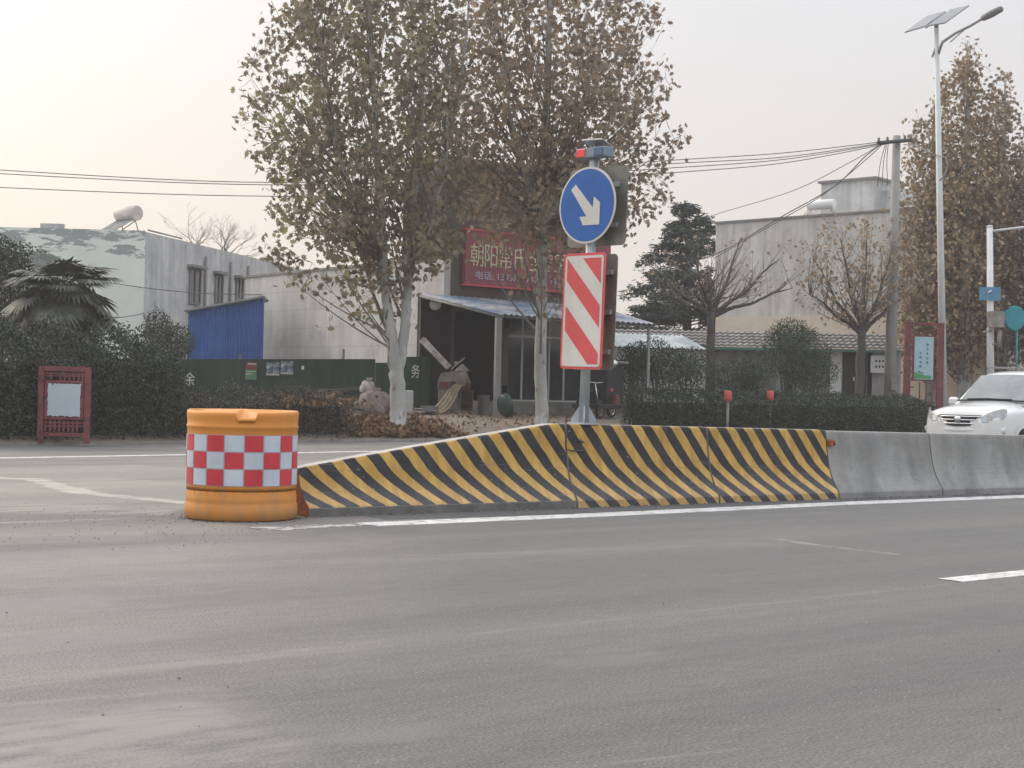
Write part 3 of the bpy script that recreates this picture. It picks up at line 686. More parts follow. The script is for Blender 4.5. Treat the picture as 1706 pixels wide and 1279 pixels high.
def plane_tree(name, label, base, stems, prof, cxy, nb_, nl, lsize, mleaf, group, barkm=None, leafspread=.2, steep=1.25, zmin=2.0, ncl=7):
    r = thing(name, label, 'tree', base, group)
    mb = MB(); 
    for pts, rad in stems:
        # densify and wobble
        P3 = []; R3 = []
        for i in range(len(pts)-1):
            n = 5
            for k in range(n):
                u_ = k/n; P3.append(Vector(pts[i]).lerp(Vector(pts[i+1]), u_)+Vector((random.gauss(0, .012), random.gauss(0, .012), 0))); R3.append((rad[i]*(1-u_)+rad[i+1]*u_)*random.uniform(.95, 1.06))
        P3.append(Vector(pts[-1])); R3.append(rad[-1]); mb.tube(P3, R3, 12)
    mb.build('trunk', barkm or m_bark, r)
    tips = env_pts(nb_, prof, cxy); bm_ = MB(); LC = []; ALL = []
    stp = [[Vector(p) for p in s_[0]] for s_ in stems]
    def stem_at(st, z):
        for a_, b_ in zip(st, st[1:]):
            if a_.z <= z <= b_.z: return a_.lerp(b_, (z-a_.z)/(b_.z-a_.z+1e-9))
        return st[-1] if z > st[-1].z else st[0]
    for tp in tips:
        tp = Vector(tp); best = None
        for st in stp:
            if st[-1].z < 3: continue
            q = stem_at(st, tp.z); d_ = math.hypot(q.x-tp.x, q.y-tp.y)
            if best is None or d_ < best[0]: best = (d_, st)
        d_, st = best
        za = max(zmin*random.uniform(1, 1.25), tp.z-(.5+d_*steep)*random.uniform(.8, 1.25), st[0].z+.1); za = min(za, tp.z-.1)
        A_ = stem_at(st, za); ctrl = A_.lerp(tp, .5); ctrl.z = A_.z+(tp.z-A_.z)*.33; ctrl.x += random.gauss(0, .08); ctrl.y += random.gauss(0, .08)
        bp_ = bez(A_, ctrl, tp, 7); Ln = (tp-A_).length
        bm_.tube(bp_, [max(.004, (.007+.0075*Ln)*(1-i/6.5)) for i in range(7)], 4, cap=False)
        ALL.extend(bp_[2:])
        for q in range(nl):
            u_ = random.uniform(.35, 1.04); f_ = u_*6; i0 = min(5, int(f_)); o = bp_[i0].lerp(bp_[i0+1], f_-i0)
            LC.append(o+Vector((random.gauss(0, leafspread), random.gauss(0, leafspread), random.gauss(0, leafspread))))
    AA = np.array([tuple(x) for x in ALL]); CP = env_pts(int(nb_*ncl), prof, cxy)
    for c_ in CP:
        j = int(np.argmin(((AA-c_)**2).sum(1))); a_ = ALL[j]; e_ = Vector(c_)
        if (e_-a_).length > .75: e_ = a_+(e_-a_)*.75/(e_-a_).length
        m_ = a_.lerp(e_, .5); m_.z -= .04; bm_.tube([a_, m_, e_], [.007, .005, .003], 3, cap=False)
        for q in range(4): LC.append(a_.lerp(e_, random.uniform(.5, 1.1))+Vector((random.gauss(0, .11), random.gauss(0, .11), random.gauss(0, .11))))
    bm_.build('limb', m_branch, r)
    LC = np.array([tuple(x) for x in LC]); sz = RNG.uniform(.75, 1.25, len(LC))*lsize
    cards('crown', LC, sz, mleaf, r)
    return r
def leaf_mass(name, label, cat, blobs, n, size, m, group=None, shape='oval', core=None, stems=None, kind=None, flat=False, bottom=None):
    """bush: leaves near the surface of several ellipsoids (c, (rx,ry,rz)) plus woody stems"""
    zb_ = min(b[0][2]-b[1][2] for b in blobs); x_ = sum(b[0][0] for b in blobs)/len(blobs); y_ = sum(b[0][1] for b in blobs)/len(blobs)
    r = thing(name, label, cat, (x_, y_, bottom if bottom is not None else zg(x_, y_)), group)
    if kind: r['kind'] = kind
    vol = np.array([b[1][0]*b[1][1]+b[1][0]*b[1][2] for b in blobs]); vol = vol/vol.sum(); pts = []
    for b, v in zip(blobs, vol):
        k = int(n*v); a = RNG.normal(size=(k, 3)); a /= np.linalg.norm(a, axis=1)[:, None]
        lump = 1+.13*np.sin(a[:, 0]*7+b[0][0])*np.sin(a[:, 2]*6+1)+.1*np.sin(a[:, 1]*9+a[:, 2]*5)
        rr = (RNG.uniform(.0, 1, k)**.33)*lump; pts.append(np.array(b[0])+a*rr[:, None]*np.array(b[1]))
    pts = np.concatenate(pts)
    if bottom is not None: pts = pts[pts[:, 2] > bottom]
    cards('foliage', pts, RNG.uniform(.7, 1.3, len(pts))*size, m, r, shape=shape)
    mb = MB()
    for b in blobs:
        for k in range(6):
            e_ = Vector(b[0])+Vector((random.gauss(0, .45)*b[1][0], random.gauss(0, .45)*b[1][1], random.uniform(.0, .8)*b[1][2]))
            s0 = Vector((b[0][0]+random.gauss(0, .1), b[0][1]+random.gauss(0, .1), r.location.z-.03)); mb.tube(bez(s0, (s0+e_)/2+Vector((random.gauss(0, .1), 0, .1)), e_, 5), [.03, .025, .02, .014, .008], 5)
    mb.build('stem', m_bark2, r)
    return r
def hedge(name, label, pts, depth, h0, n, size, m, group=None, topj=.05):
    """clipped hedge along ground polyline pts (front edge)"""
    c = pts[len(pts)//2]; r = thing(name, label, 'hedge', (c.x, c.y, zg(c.x, c.y)), group)
    Ls = [(b-a).length for a, b in zip(pts, pts[1:])]; tot = sum(Ls); out = []
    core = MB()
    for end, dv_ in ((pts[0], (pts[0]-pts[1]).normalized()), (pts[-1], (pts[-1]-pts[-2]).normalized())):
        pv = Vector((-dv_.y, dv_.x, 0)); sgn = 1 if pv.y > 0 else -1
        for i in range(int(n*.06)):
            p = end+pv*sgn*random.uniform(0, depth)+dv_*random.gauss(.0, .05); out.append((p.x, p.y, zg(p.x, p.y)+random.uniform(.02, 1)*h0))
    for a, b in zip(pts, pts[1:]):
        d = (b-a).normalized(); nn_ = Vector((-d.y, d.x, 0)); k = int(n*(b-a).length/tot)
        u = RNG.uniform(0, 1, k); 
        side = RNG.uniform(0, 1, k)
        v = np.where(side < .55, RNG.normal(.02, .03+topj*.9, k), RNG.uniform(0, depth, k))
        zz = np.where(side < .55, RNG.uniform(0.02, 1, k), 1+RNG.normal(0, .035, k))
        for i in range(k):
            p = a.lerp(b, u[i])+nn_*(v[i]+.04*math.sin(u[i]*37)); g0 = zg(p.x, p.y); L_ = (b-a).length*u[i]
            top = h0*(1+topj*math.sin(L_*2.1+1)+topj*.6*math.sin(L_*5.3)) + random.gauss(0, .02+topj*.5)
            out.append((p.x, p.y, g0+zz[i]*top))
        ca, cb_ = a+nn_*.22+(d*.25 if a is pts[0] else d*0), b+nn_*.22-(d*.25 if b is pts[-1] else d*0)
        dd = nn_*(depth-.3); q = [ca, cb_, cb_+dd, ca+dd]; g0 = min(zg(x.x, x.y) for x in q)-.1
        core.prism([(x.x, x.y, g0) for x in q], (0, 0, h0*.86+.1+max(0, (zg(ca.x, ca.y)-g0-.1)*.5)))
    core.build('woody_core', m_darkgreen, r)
    o = np.array(out); cards('foliage', o, RNG.uniform(.7, 1.3, len(o))*size, m, r, shape='oval')
    return r
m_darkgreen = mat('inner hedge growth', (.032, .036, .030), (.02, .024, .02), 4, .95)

# ------------------------------------------------------------------ the two plane trees by the verge
b1 = T(664, 35.3); 
def V3(px, py, D): return tuple(P(px, py, D))
D1 = b1.y
g_pl = 'plane trees on the roadside verge'
st1 = [([tuple(b1-Vector((0, 0, .1))), V3(664, 690, D1), V3(662, 640, D1), V3(658, 600, D1), V3(650, 545, D1), V3(640, 470, D1), V3(636, 380, D1-.1), V3(628, 260, D1-.2), V3(622, 120, D1-.2), V3(612, -60, D1-.2), V3(608, -200, D1)],
        [.24, .195, .175, .17, .125, .105, .095, .08, .06, .04, .02]),
       ([V3(663, 620, D1+.02), V3(670, 590, D1+.05), V3(676, 520, D1+.1), V3(683, 440, D1+.2), V3(692, 330, D1+.3), V3(700, 200, D1+.4), V3(706, 60, D1+.4), V3(712, -120, D1+.5), V3(712, -230, D1+.5)],
        [.11, .125, .115, .105, .095, .075, .055, .03, .02]),
       ([V3(640, 440, D1), V3(600, 360, D1-.3), V3(560, 240, D1-.5), V3(535, 90, D1-.6), V3(520, -40, D1-.6)], [.08, .065, .05, .03, .015]),
       ([V3(688, 400, D1+.2), V3(730, 300, D1+.6), V3(765, 160, D1+.8), V3(780, 20, D1+.9), V3(785, -100, D1+.9)], [.08, .06, .045, .03, .015]),
       ([V3(684, 440, D1), V3(716, 380, D1-.5), V3(742, 280, D1-.9), V3(750, 120, D1-1)], [.06, .05, .035, .015])]
cx1 = P(610, 300, D1)
pr1 = [(P(600, 500, D1).z, .5), (P(600, 470, D1).z, 1.45), (P(600, 400, D1).z, 2.5), (P(600, 250, D1).z, 2.85), (P(600, 150, D1).z, 2.8), (P(600, 0, D1).z, 2.5), (11.5, 1.8), (13, 1.0), (14, .2)]
plane_tree('plane_tree', 'forked pale-trunked plane tree with brown leaves left of the shop awning', b1, st1, pr1, (cx1.x-.05, D1), 230, 18, .20, m_leafA, g_pl)
b2 = T(902, 38.0); D2 = b2.y
st2 = [([tuple(b2-Vector((0, 0, .1))), V3(902, 680, D2), V3(900, 600, D2), V3(903, 500, D2), V3(903, 400, D2), V3(905, 300, D2), V3(912, 150, D2), V3(915, 0, D2), V3(915, -150, D2), V3(915, -260, D2)],
        [.18, .165, .16, .145, .13, .115, .09, .07, .04, .02]),
       ([V3(905, 320, D2), V3(960, 200, D2-.3), V3(1000, 80, D2-.5), V3(1015, -60, D2-.5)], [.07, .055, .035, .015]),
       ([V3(904, 360, D2), V3(860, 260, D2+.4), V3(840, 120, D2+.6), V3(835, -60, D2+.6)], [.07, .055, .035, .015]),
       ([V3(904, 380, D2), V3(940, 320, D2+.6), V3(1010, 220, D2+.8), V3(1040, 100, D2+.9)], [.06, .045, .03, .015])]
cx2 = P(912, 300, D2)
pr2 = [(P(912, 475, D2).z, .4), (P(912, 440, D2).z, 1.0), (P(912, 400, D2).z, 1.7), (P(912, 360, D2).z, 2.55), (P(930, 300, D2).z, 2.95), (P(930, 200, D2).z, 3.1), (P(930, 50, D2).z, 2.8), (11.8, 2.3), (13.3, 1.0), (14.4, .2)]
plane_tree('plane_tree', 'straight single-trunked plane tree in front of the red shop sign', b2, st2, pr2, (cx2.x+.1, D2), 220, 16, .20, m_leafB, g_pl, steep=1.1)

# ------------------------------------------------------------------ right-hand plane trees (columnar)
def col_tree(px, D, top, wid, label, m, nb_=200, nl=20, low=560):
    b = T(px, D); s = D/F
    st = [([tuple(b), V3(px, 620, D), V3(px+2, 480, D), V3(px+4, (top+480)/2, D), V3(px+6, top+15, D)], [.24, .2, .16, .1, .015])]
    zt_ = P(px, top, D).z; zl = P(px, low, D).z; W = wid*s/2
    pr = [(zl-.6, W*.5), (zl, W*.9), (zl+(zt_-zl)*.12, W), (zl+(zt_-zl)*.5, W*.95), (zl+(zt_-zl)*.8, W*.7), (zt_, .12)]
    c = P(px, 300, D)
    return plane_tree('plane_tree', label, b, st, pr, (c.x, D), int(nb_*.5), int(nl*1.15), .19, m, 'tall columnar plane trees beyond the lamp', steep=1.8, zmin=1.6)
col_tree(1606, 51, 52, 165, 'tall narrow russet plane tree behind the street lamp pole', m_leafC, 330, 20)
col_tree(1550, 52, 150, 135, 'ochre plane tree between the concrete pole and the lamp pole', m_leafC, 190, 20)
col_tree(1668, 52, 105, 110, 'slim russet plane tree right of the street lamp pole', m_leafB, 190, 20)
col_tree(1735, 52, 205, 130, 'russet plane tree cut by the right edge of the picture', m_leafB, 260, 20)

# ------------------------------------------------------------------ cedar
def cedar():
    D = 63; b = T(1142, D); zt_ = P(1125, 352, D).z
    r = thing('cedar_tree', 'dark green layered cedar beside the big cement building', 'tree', b)
    mb = MB(); mb.tube([tuple(b), tuple(b+Vector((0, 0, 4))), (b.x-.1, b.y, zt_-.2)], [.25, .18, .03], 8); mb.build('trunk', m_bark2, r)
    br = MB(); L = []
    prf = [(1.6, 3.3), (3, 3.5), (4.5, 3.1), (6, 2.5), (7.3, 1.75), (zt_-.1, .6)]
    z = 1.6
    while z < zt_-.05:
        rmax = np.interp(z, [p[0] for p in prf], [p[1] for p in prf]); nbr = 9
        for k in range(nbr):
            a = random.uniform(0, 2*PI); l = rmax*random.uniform(.65, 1.12); s0 = Vector((b.x, b.y, z+random.uniform(-.15, .15)))
            e_ = s0+Vector((math.cos(a)*l, math.sin(a)*l, random.uniform(-.05, .3))); cc = s0.lerp(e_, .5)+Vector((0, 0, .28))
            pp = bez(s0, cc, e_, 6); br.tube(pp, [.045, .04, .03, .022, .015, .008], 4, cap=False)
            side = Vector((-math.sin(a), math.cos(a), 0))
            for q in range(int(60*l/2.5)+14):
                u = random.uniform(.2, 1.02); i0 = min(4, int(u*5)); o = pp[i0].lerp(pp[i0+1], u*5-i0)
                wv = (.65*(1-abs(u-.5)))*l*.33
                L.append(tuple(o+side*random.uniform(-wv, wv)+Vector((0, 0, random.gauss(-.04, .05)))))
        z += random.uniform(.42, .56)
    br.build('limb', m_bark2, r)
    L = np.array(L); L = np.repeat(L, 4, axis=0)+RNG.normal(0, .08, (len(L)*4, 3))
    n = RNG.normal(size=(len(L), 3)); n[:, 2] *= .35; n /= np.linalg.norm(n, axis=1)[:, None]
    cards('crown', L, RNG.uniform(.22, .42, len(L)), m_cedar, r, shape='needle', normals=n)
cedar()

# ------------------------------------------------------------------ bare trees
def bare_tree(name, label, base, fork, spread, leafn, mleaf, rad=.16, lens=1.3, group=None, levels=5, cat='tree', lean=0, nf=4):
    r = thing(name, label, cat, base, group); mb = MB(); tw = MB(); tips = []
    f = Vector(fork); mb.tube([tuple(base-Vector((0, 0, .1))), base.lerp(f, .4)+Vector((.03, 0, 0)), base.lerp(f, .8), f], [rad*1.35, rad*1.2, rad*1.1, rad*1.05], 10)
    def go(p, d, l, rd, lv):
        n = 4; pts = [p]; q = p.copy(); dd = d.copy()
        for i in range(n):
            dd = (dd+Vector((random.gauss(0, .13), random.gauss(0, .13), random.gauss(.05, .08)))).normalized(); q = q+dd*l/n; pts.append(q.copy())
        (mb if lv >= levels-1 else tw).tube(pts, [rd*(1-.13*i) for i in range(n+1)], 6 if lv > 2 else 4, cap=False)
        if lv <= 2: tips.extend(pts[1:])
        if lv == 0: return
        for k in range(3 if lv in (1, 3) or lv == levels-1 else 2):
            nd = (dd+Vector((random.gauss(0, spread), random.gauss(0, spread), random.gauss(0, spread*.6)))).normalized()
            go(pts[random.choice((2, 3, 4))] if k else pts[-1], nd, l*random.uniform(.60, .86), max(rd*.50, .004), lv-1)
    for k in range(nf):
        a = 2*PI*k/nf+random.uniform(-.3, .3); go(f, Vector((math.cos(a)*.95+lean, math.sin(a)*.7, random.uniform(.45, .9))).normalized(), lens, rad*.5, levels)
    mb.build('trunk', m_bark2, r); tw.build('twig', m_bark2, r)
    if leafn:
        ix = RNG.integers(0, len(tips), leafn); L = np.array([tuple(tips[i]) for i in ix])+RNG.normal(0, .05, (leafn, 3))
        cards('crown', L, RNG.uniform(.10, .17, leafn), mleaf, r)
    return r
def thin_tree(name, label, base, D, fork, tops, prof, cpx, nb_, nl, ncl, ml, steep):
    f = P(fork[0], fork[1], D); st = [([tuple(base-Vector((0, 0, .1))), tuple(base.lerp(f, .5)), tuple(f)], [.17, .14, .13])]
    for (x, y, dd) in tops:
        e_ = P(x, y, D+dd); m_ = f.lerp(e_, .5); m_.z = f.z+(e_.z-f.z)*.38; st.append(([tuple(f-Vector((0, 0, .12))), tuple(f.lerp(m_, .5)), tuple(m_), tuple(m_.lerp(e_, .5)+Vector((0, 0, .08))), tuple(e_)], [.085, .06, .045, .03, .012]))
    c = P(cpx, 450, D); pr = [(P(cpx, y, D).z, r_) for y, r_ in prof]
    return plane_tree(name, label, base, st, pr, (c.x, D), nb_, nl, .135, ml, 'leafless trees behind the hedge', barkm=m_bark2, leafspread=.1, steep=steep, zmin=f.z, ncl=ncl)
m_twig = m_branch
bb = T(1182, 46); thin_tree('bare_tree', 'nearly leafless wide-spreading tree in front of the left edge of the cement building', bb, 46, (1186, 520), [(1080, 440, .3), (1150, 400, -.5), (1235, 395, .4), (1300, 430, -.3), (1320, 480, .2), (1100, 490, -.4)], [(515, .9), (480, 2.3), (440, 2.6), (400, 1.9), (370, .8)], 1200, 170, 1, .12, m_leafB, .55)
bb = T(1430, 47); thin_tree('bare_tree', 'thinly leaved russet tree in front of the small brown door', bb, 47, (1436, 550), [(1355, 430, .3), (1400, 395, -.4), (1445, 385, .3), (1490, 410, -.3), (1510, 470, .3), (1350, 490, -.4)], [(540, .8), (500, 1.7), (450, 2.0), (400, 1.7), (360, .8)], 1428, 190, 3, 1.4, m_leafC, .8)
bb = Vector(P(345, 640, 72)); bb.z = .8; bare_tree('bare_tree', 'bare twiggy tree top showing over the left cement building', bb, P(345, 450, 72), .5, 0, None, .15, 1.1, None, lean=.25, nf=5)

# ------------------------------------------------------------------ buildings
def solid(name, foot, zt_, m, parent, z0=None, mi=0):
    """prism building body; foot list of (x,y), zt_ list of top heights"""
    n = len(foot); z0 = .3 if z0 is None else z0; mb = MB()
    vs = [(x, y, z0) for x, y in foot]+[(foot[i][0], foot[i][1], zt_[i]) for i in range(n)]
    fs = [tuple(range(n-1, -1, -1)), tuple(range(n, 2*n))]+[(i, (i+1) % n, n+(i+1) % n, n+i) for i in range(n)]
    mb.add(vs, fs); return mb.build(name, m, parent)
def wallrect(mb, A, d, a0, a1, z0, z1, off, th, mi=0):
    """box on the vertical plane through A along d, standing off towards the viewer by off..off+th"""
    n = Vector((d.y, -d.x, 0)); p = Vector((A[0], A[1], 0))
    q = [p+d*a0+n*off, p+d*a1+n*off, p+d*a1+n*(off+th), p+d*a0+n*(off+th)]
    mb.prism([(x.x, x.y, z0) for x in q], (0, 0, z1-z0), mi)
def px_rect(A, d, x0, y0, x1, y1):      # picture rectangle -> (a0,a1,z0,z1) on a wall plane
    p, q = onplane(x0, (y0+y1)/2, A, d), onplane(x1, (y0+y1)/2, A, d); pt = onplane((x0+x1)/2, y0, A, d); pb = onplane((x0+x1)/2, y1, A, d)
    A3 = Vector((A[0], A[1], 0)); return ((p-A3).dot(d), (q-A3).dot(d), pb.z, pt.z)
# left house
cA = P(240, 500, 50); cA2 = Vector((cA.x, cA.y, 0)); e2 = P(437, 500, 60); ds = (Vector((e2.x, e2.y, 0))-cA2).normalized(); df = Vector((-math.cos(R(3)), -math.sin(R(3))*.5-.0, 0)).normalized()
topz = P(240, 385, 50).z
lh = thing('flat_roofed_house', 'two-storey flat-roofed house with peeling pale green front at far left', 'building', (cA.x-4, cA.y+4, .7))
ffr = cA2+df*12; fbk = ffr+ds*16; sbk = cA2+ds*16
# peeling plaster front
m_peel = mat('peeling pale green plaster', (.72, .78, .73), (.64, .70, .65), .6, .9, .15, 18)
t, b_, L = nodes(m_peel); src = b_.inputs['Base Color'].links[0].from_socket
tc = N(t, 'ShaderNodeTexCoord'); s3 = N(t, 'ShaderNodeSeparateXYZ'); L(tc.outputs['Object'], s3.inputs[0])
nz = N(t, 'ShaderNodeTexNoise'); nz.inputs['Scale'].default_value = 1.6; nz.inputs['Detail'].default_value = 12; nz.inputs['Roughness'].default_value = .72; mpz = N(t, 'ShaderNodeMapping'); mpz.inputs['Scale'].default_value = (.55, .55, 1.9); L(tc.outputs['Object'], mpz.inputs[0]); L(mpz.outputs[0], nz.inputs[0])
hz = N(t, 'ShaderNodeMapRange'); hz.inputs[1].default_value = topz-.7-1.05; hz.inputs[2].default_value = topz-.7-.75; hz.inputs[3].default_value = -.1; hz.inputs[4].default_value = .09; L(s3.outputs[2], hz.inputs[0])
sm_ = N(t, 'ShaderNodeMath', operation='ADD'); L(nz.outputs[0], sm_.inputs[0]); L(hz.outputs[0], sm_.inputs[1])
gt = N(t, 'ShaderNodeMath', operation='GREATER_THAN'); L(sm_.outputs[0], gt.inputs[0]); gt.inputs[1].default_value = .605
xm = N(t, 'ShaderNodeMix', data_type='RGBA'); L(gt.outputs[0], xm.inputs[0]); L(src, xm.inputs[6]); xm.inputs[7].default_value = (.30, .34, .345, 1); L(xm.outputs[2], b_.inputs['Base Color'])
mb = MB(); wallrect(mb, cA2, -df, -12, 0, .3, topz, -.0, .24); mb.build('front_wall', m_peel, lh)
solid('side_wall', [(cA2+(-df)*.0).to_2d(), sbk.to_2d(), fbk.to_2d(), ffr.to_2d()], [topz-.02]*4, m_cement, lh)
mb = MB(); a0, a1, _, zt2 = px_rect(cA2, -df, 70, 372, 108, 378); wallrect(mb, cA2, -df, a0, a1, topz, topz+.16, 0, .2); mb.build('parapet_step', m_cement, lh)
nside = Vector((ds.y, -ds.x, 0))
for (x0_, y0_, x1_, y1_) in ((314, 448, 333, 507), (357, 458, 370, 507), (392, 465, 404, 500), (424, 470, 434, 500)):
    a0, a1, z0q, z1q = px_rect(cA2, ds, x0_, y0_, x1_, y1_); fr = MB()
    for (u0, u1, v0, v1) in ((a0, a0+.07, z0q, z1q), (a1-.07, a1, z0q, z1q), (a0+.07, a1-.07, z1q-.06, z1q), (a0+.07, a1-.07, z0q, z0q+.06), ((a0+a1)/2-.03, (a0+a1)/2+.03, z0q+.06, z1q-.06)): wallrect(fr, cA2, ds, u0, u1, v0, v1, .002, .07)
    wallrect(fr, cA2, ds, a0-.15, a1+.15, z1q+.02, z1q+.12, .002, .25)
    wf = fr.build('window', m_grey, lh); pn = MB(); wallrect(pn, cA2, ds, a0+.02, a1-.02, z0q+.02, z1q-.02, .002, .03); pn.build('pane', m_glass, wf)
mb = MB()
for px in (341, 383, 412):
    p = onplane(px, 440, cA2, ds)+nside*.06; mb.tube([(p.x, p.y, 1), (p.x, p.y, topz-.4)], .05, 6)
mb.build('drainpipe', m_grey, lh)
# solar water heater on its roof
def heater(label, c, ang, s=1.0, cyl=(.28, 1.2), m=None, grp='solar water heaters on roofs', legs=True):
    r = thing('solar_water_heater', label, 'water heater', c, grp, rot=(0, 0, ang)); m = m or m_white
    M_ = Matrix.Rotation(PI/2, 3, 'Y'); L_ = cyl[1]*s; rr = cyl[0]*s; hz_ = .95*s
    mb = MB(); mb.lathe([(rr*.9, -L_/2), (rr, -L_/2+.03), (rr, L_/2-.03), (rr*.9, L_/2)], (0, 0, hz_), 20, M=M_); mb.build('tank', m, r, world=False)
    mb = MB()
    for i in range(10):
        x = -L_/2*.85+i*L_*.85/9; mb.tube([(x, 0, hz_-rr*.6), (x, -1.15*s, .08)], .028*s, 6)
    mb.box((0, -1.15*s, .05), (L_, .08, .08)); mb.build('vacuum_tube', m_lgrey, r, world=False)
    mb = MB()
    for sx in (-1, 1):
        mb.tube([(sx*L_*.4, .0, hz_-rr), (sx*L_*.4, .25*s, 0)], .02*s, 6); mb.tube([(sx*L_*.4, 0, hz_-rr), (sx*L_*.4, -.95*s, 0)], .02*s, 6); mb.tube([(sx*L_*.4, .25*s, .15*s), (sx*L_*.4, -.9*s, .15*s)], .015*s, 6)
    mb.build('stand', m_grey, r, world=False); return r
hp = P(213, 384, 52.5); hp.z = topz-.02
heater('rust-stained white solar water heater on the far left house roof', hp, R(-40), .92, cyl=(.29, 1.15), m=mat('stained white tank', (.58, .54, .51), (.42, .36, .33), 4, .6))
mb = MB(); pA = onplane(247, 383, cA2, ds); pB = onplane(303, 396, cA2, ds); mb.tube([(pA.x, pA.y, topz+.06), (pB.x, pB.y, topz+.05)], .03, 6); mb.build('roof_pipe', m_lgrey, None, label='thin pipe lying on the roof edge of the far left house', cat='pipe')
# blue shed
Dp = 47; p0 = P(313, 600, Dp); dd = dirv(6); pS = Vector((p0.x, p0.y, 0)); bs = thing('tin_shed', 'bright blue corrugated tin shed with a roof sloping down left', 'shed', (p0.x, p0.y, .7))
a0, a1, _, _ = px_rect(pS, dd, 313, 520, 440, 600)
zl_ = onplane(313, 519, pS, dd).z; zr_ = onplane(437, 496, pS, dd).z
mb = MB(); nco = 60; up, lo_ = [], []
for i in range(nco+1):
    a = a0+(a1-.02-a0)*i/nco; o_ = .02*((i % 2)*2-1); n_ = Vector((dd.y, -dd.x, 0)); p = pS+dd*a+n_*o_; zt_ = zl_+(zr_-zl_)*(a-a0)/(a1-a0)
    lo_.append((p.x, p.y, .5)); up.append((p.x, p.y, zt_))
mb.grid([lo_, up], sm=False)
bk = Vector((-dd.y, dd.x, 0))*2.5
pL, pR = pS+dd*a0, pS+dd*(a1-.02)
mb.add([(pL.x, pL.y, .5), (pL.x, pL.y, zl_), (pL.x+bk.x, pL.y+bk.y, zl_), (pL.x+bk.x, pL.y+bk.y, .5)], [(0, 1, 2, 3)]); mb.build('wall', m_blue, bs)
mb = MB(); s_ = (zr_-zl_)/(a1-a0)
q = [pL-dd*.12-bk*.06, pR-bk*.06, pR+bk, pL-dd*.12+bk]; zz = [zl_-.12*s_, zr_, zr_, zl_-.12*s_]
mb.prism([(x.x, x.y, z_+.02) for x, z_ in zip(q, zz)], (0, 0, .05)); mb.build('roof', m_lgrey, bs)

# shop ---------------------------------------------------------------
C0 = P(737, 600, 43); C0 = Vector((C0.x, C0.y, 0)); u = dirv(38); n = Vector((-u.y, u.x, 0))     # n points away from the road
shop = thing('shop_building', 'two-storey shop with dark open front and brown upper wall', 'building', (C0.x, C0.y, .66))
zt_ = onplane(750, 268, C0, u).z; WS = (onplane(1012, 450, C0, u)-C0).dot(u); DS = 12.0
aL = lambda x, y: (onplane(x, y, C0, u)-C0).dot(u)
# side wall (pale, facing left), with block joints
m_block = mat('block wall render', (.64, .635, .61), (.50, .495, .48), .7, .95, .3, 14, streak=.12, c3=(.42, .41, .395), sc3=1.2, lo3=.56, hi3=.72)
t, b_, L = nodes(m_block); src = b_.inputs['Base Color'].links[0].from_socket
tcb = N(t, 'ShaderNodeTexCoord'); db = N(t, 'ShaderNodeVectorMath', operation='DOT_PRODUCT'); L(tcb.outputs['Object'], db.inputs[0]); db.inputs[1].default_value = n
sb_ = N(t, 'ShaderNodeSeparateXYZ'); L(tcb.outputs['Object'], sb_.inputs[0]); cb_ = N(t, 'ShaderNodeCombineXYZ'); L(db.outputs['Value'], cb_.inputs[0]); L(sb_.outputs[2], cb_.inputs[1])
bk_ = N(t, 'ShaderNodeTexBrick'); bk_.inputs['Scale'].default_value = 1; bk_.inputs['Brick Width'].default_value = 1.3; bk_.inputs['Row Height'].default_value = .62; bk_.inputs['Mortar Size'].default_value = .03; bk_.inputs['Mortar Smooth'].default_value = 1; bk_.offset = .0
bk_.inputs['Color1'].default_value = (1, 1, 1, 1); bk_.inputs['Color2'].default_value = (.95, .95, .95, 1); bk_.inputs['Mortar'].default_value = (.84, .84, .84, 1); L(cb_.outputs[0], bk_.inputs[0])
xb = N(t, 'ShaderNodeMix', data_type='RGBA', blend_type='MULTIPLY'); xb.inputs[0].default_value = 1; L(src, xb.inputs[6]); L(bk_.outputs[0], xb.inputs[7]); L(xb.outputs[2], b_.inputs['Base Color'])
SZ = 4.98
mb = MB(); q = [C0, C0+u*.22, C0+u*.22+n*DS, C0+n*DS]; mb.prism([(x.x, x.y, .4) for x in q], (0, 0, SZ-.4)); mb.build('side_wall', m_block, shop)
def lbox(mb, a0, a1, b0, b1, z0, z1, mi=0):   # box in shop coordinates; b is metres in front of the facade
    q = [C0+u*a0-n*b0, C0+u*a1-n*b0, C0+u*a1-n*b1, C0+u*a0-n*b1]; 
    mb.prism([(x.x, x.y, z0) for x in q], (0, 0, z1-z0), mi)
OZ = 3.7; FZ = .93
mb = MB(); lbox(mb, .225, WS, -.25, 0, OZ, zt_); lbox(mb, .0, .224, -2.2, 0, SZ+.003, zt_); lbox(mb, .225, WS, -2.2, -1.95, OZ, zt_-.02); lbox(mb, WS-.2, WS-.003, -1.94, -.26, SZ, zt_-.02); lbox(mb, .225, WS-.21, -1.94, -.26, zt_-.15, zt_-.01); lbox(mb, WS-.5, WS, -.25, 0, .4, OZ-.002); lbox(mb, .225, .4, -.25, 0, .4, OZ-.002)
mb.build('upper_front_wall', m_brownwall, shop)
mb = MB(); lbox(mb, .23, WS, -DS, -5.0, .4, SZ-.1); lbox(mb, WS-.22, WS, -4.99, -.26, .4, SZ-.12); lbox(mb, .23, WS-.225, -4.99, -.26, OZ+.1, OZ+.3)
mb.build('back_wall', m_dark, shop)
mb = MB(); lbox(mb, -.1, WS, -4.99, 1.0, .3, FZ); mb.build('floor_slab', m_kerb, shop)
mb = MB(); lbox(mb, -.05, WS+.05, -2.25, .12, zt_+.002, zt_+.14); mb.build('roof_coping', m_grey, shop)
mb = MB(); lbox(mb, -.04, WS-.02, -DS-.05, -2.3, SZ+.004, SZ+.08); mb.build('rear_roof', m_kerb, shop)
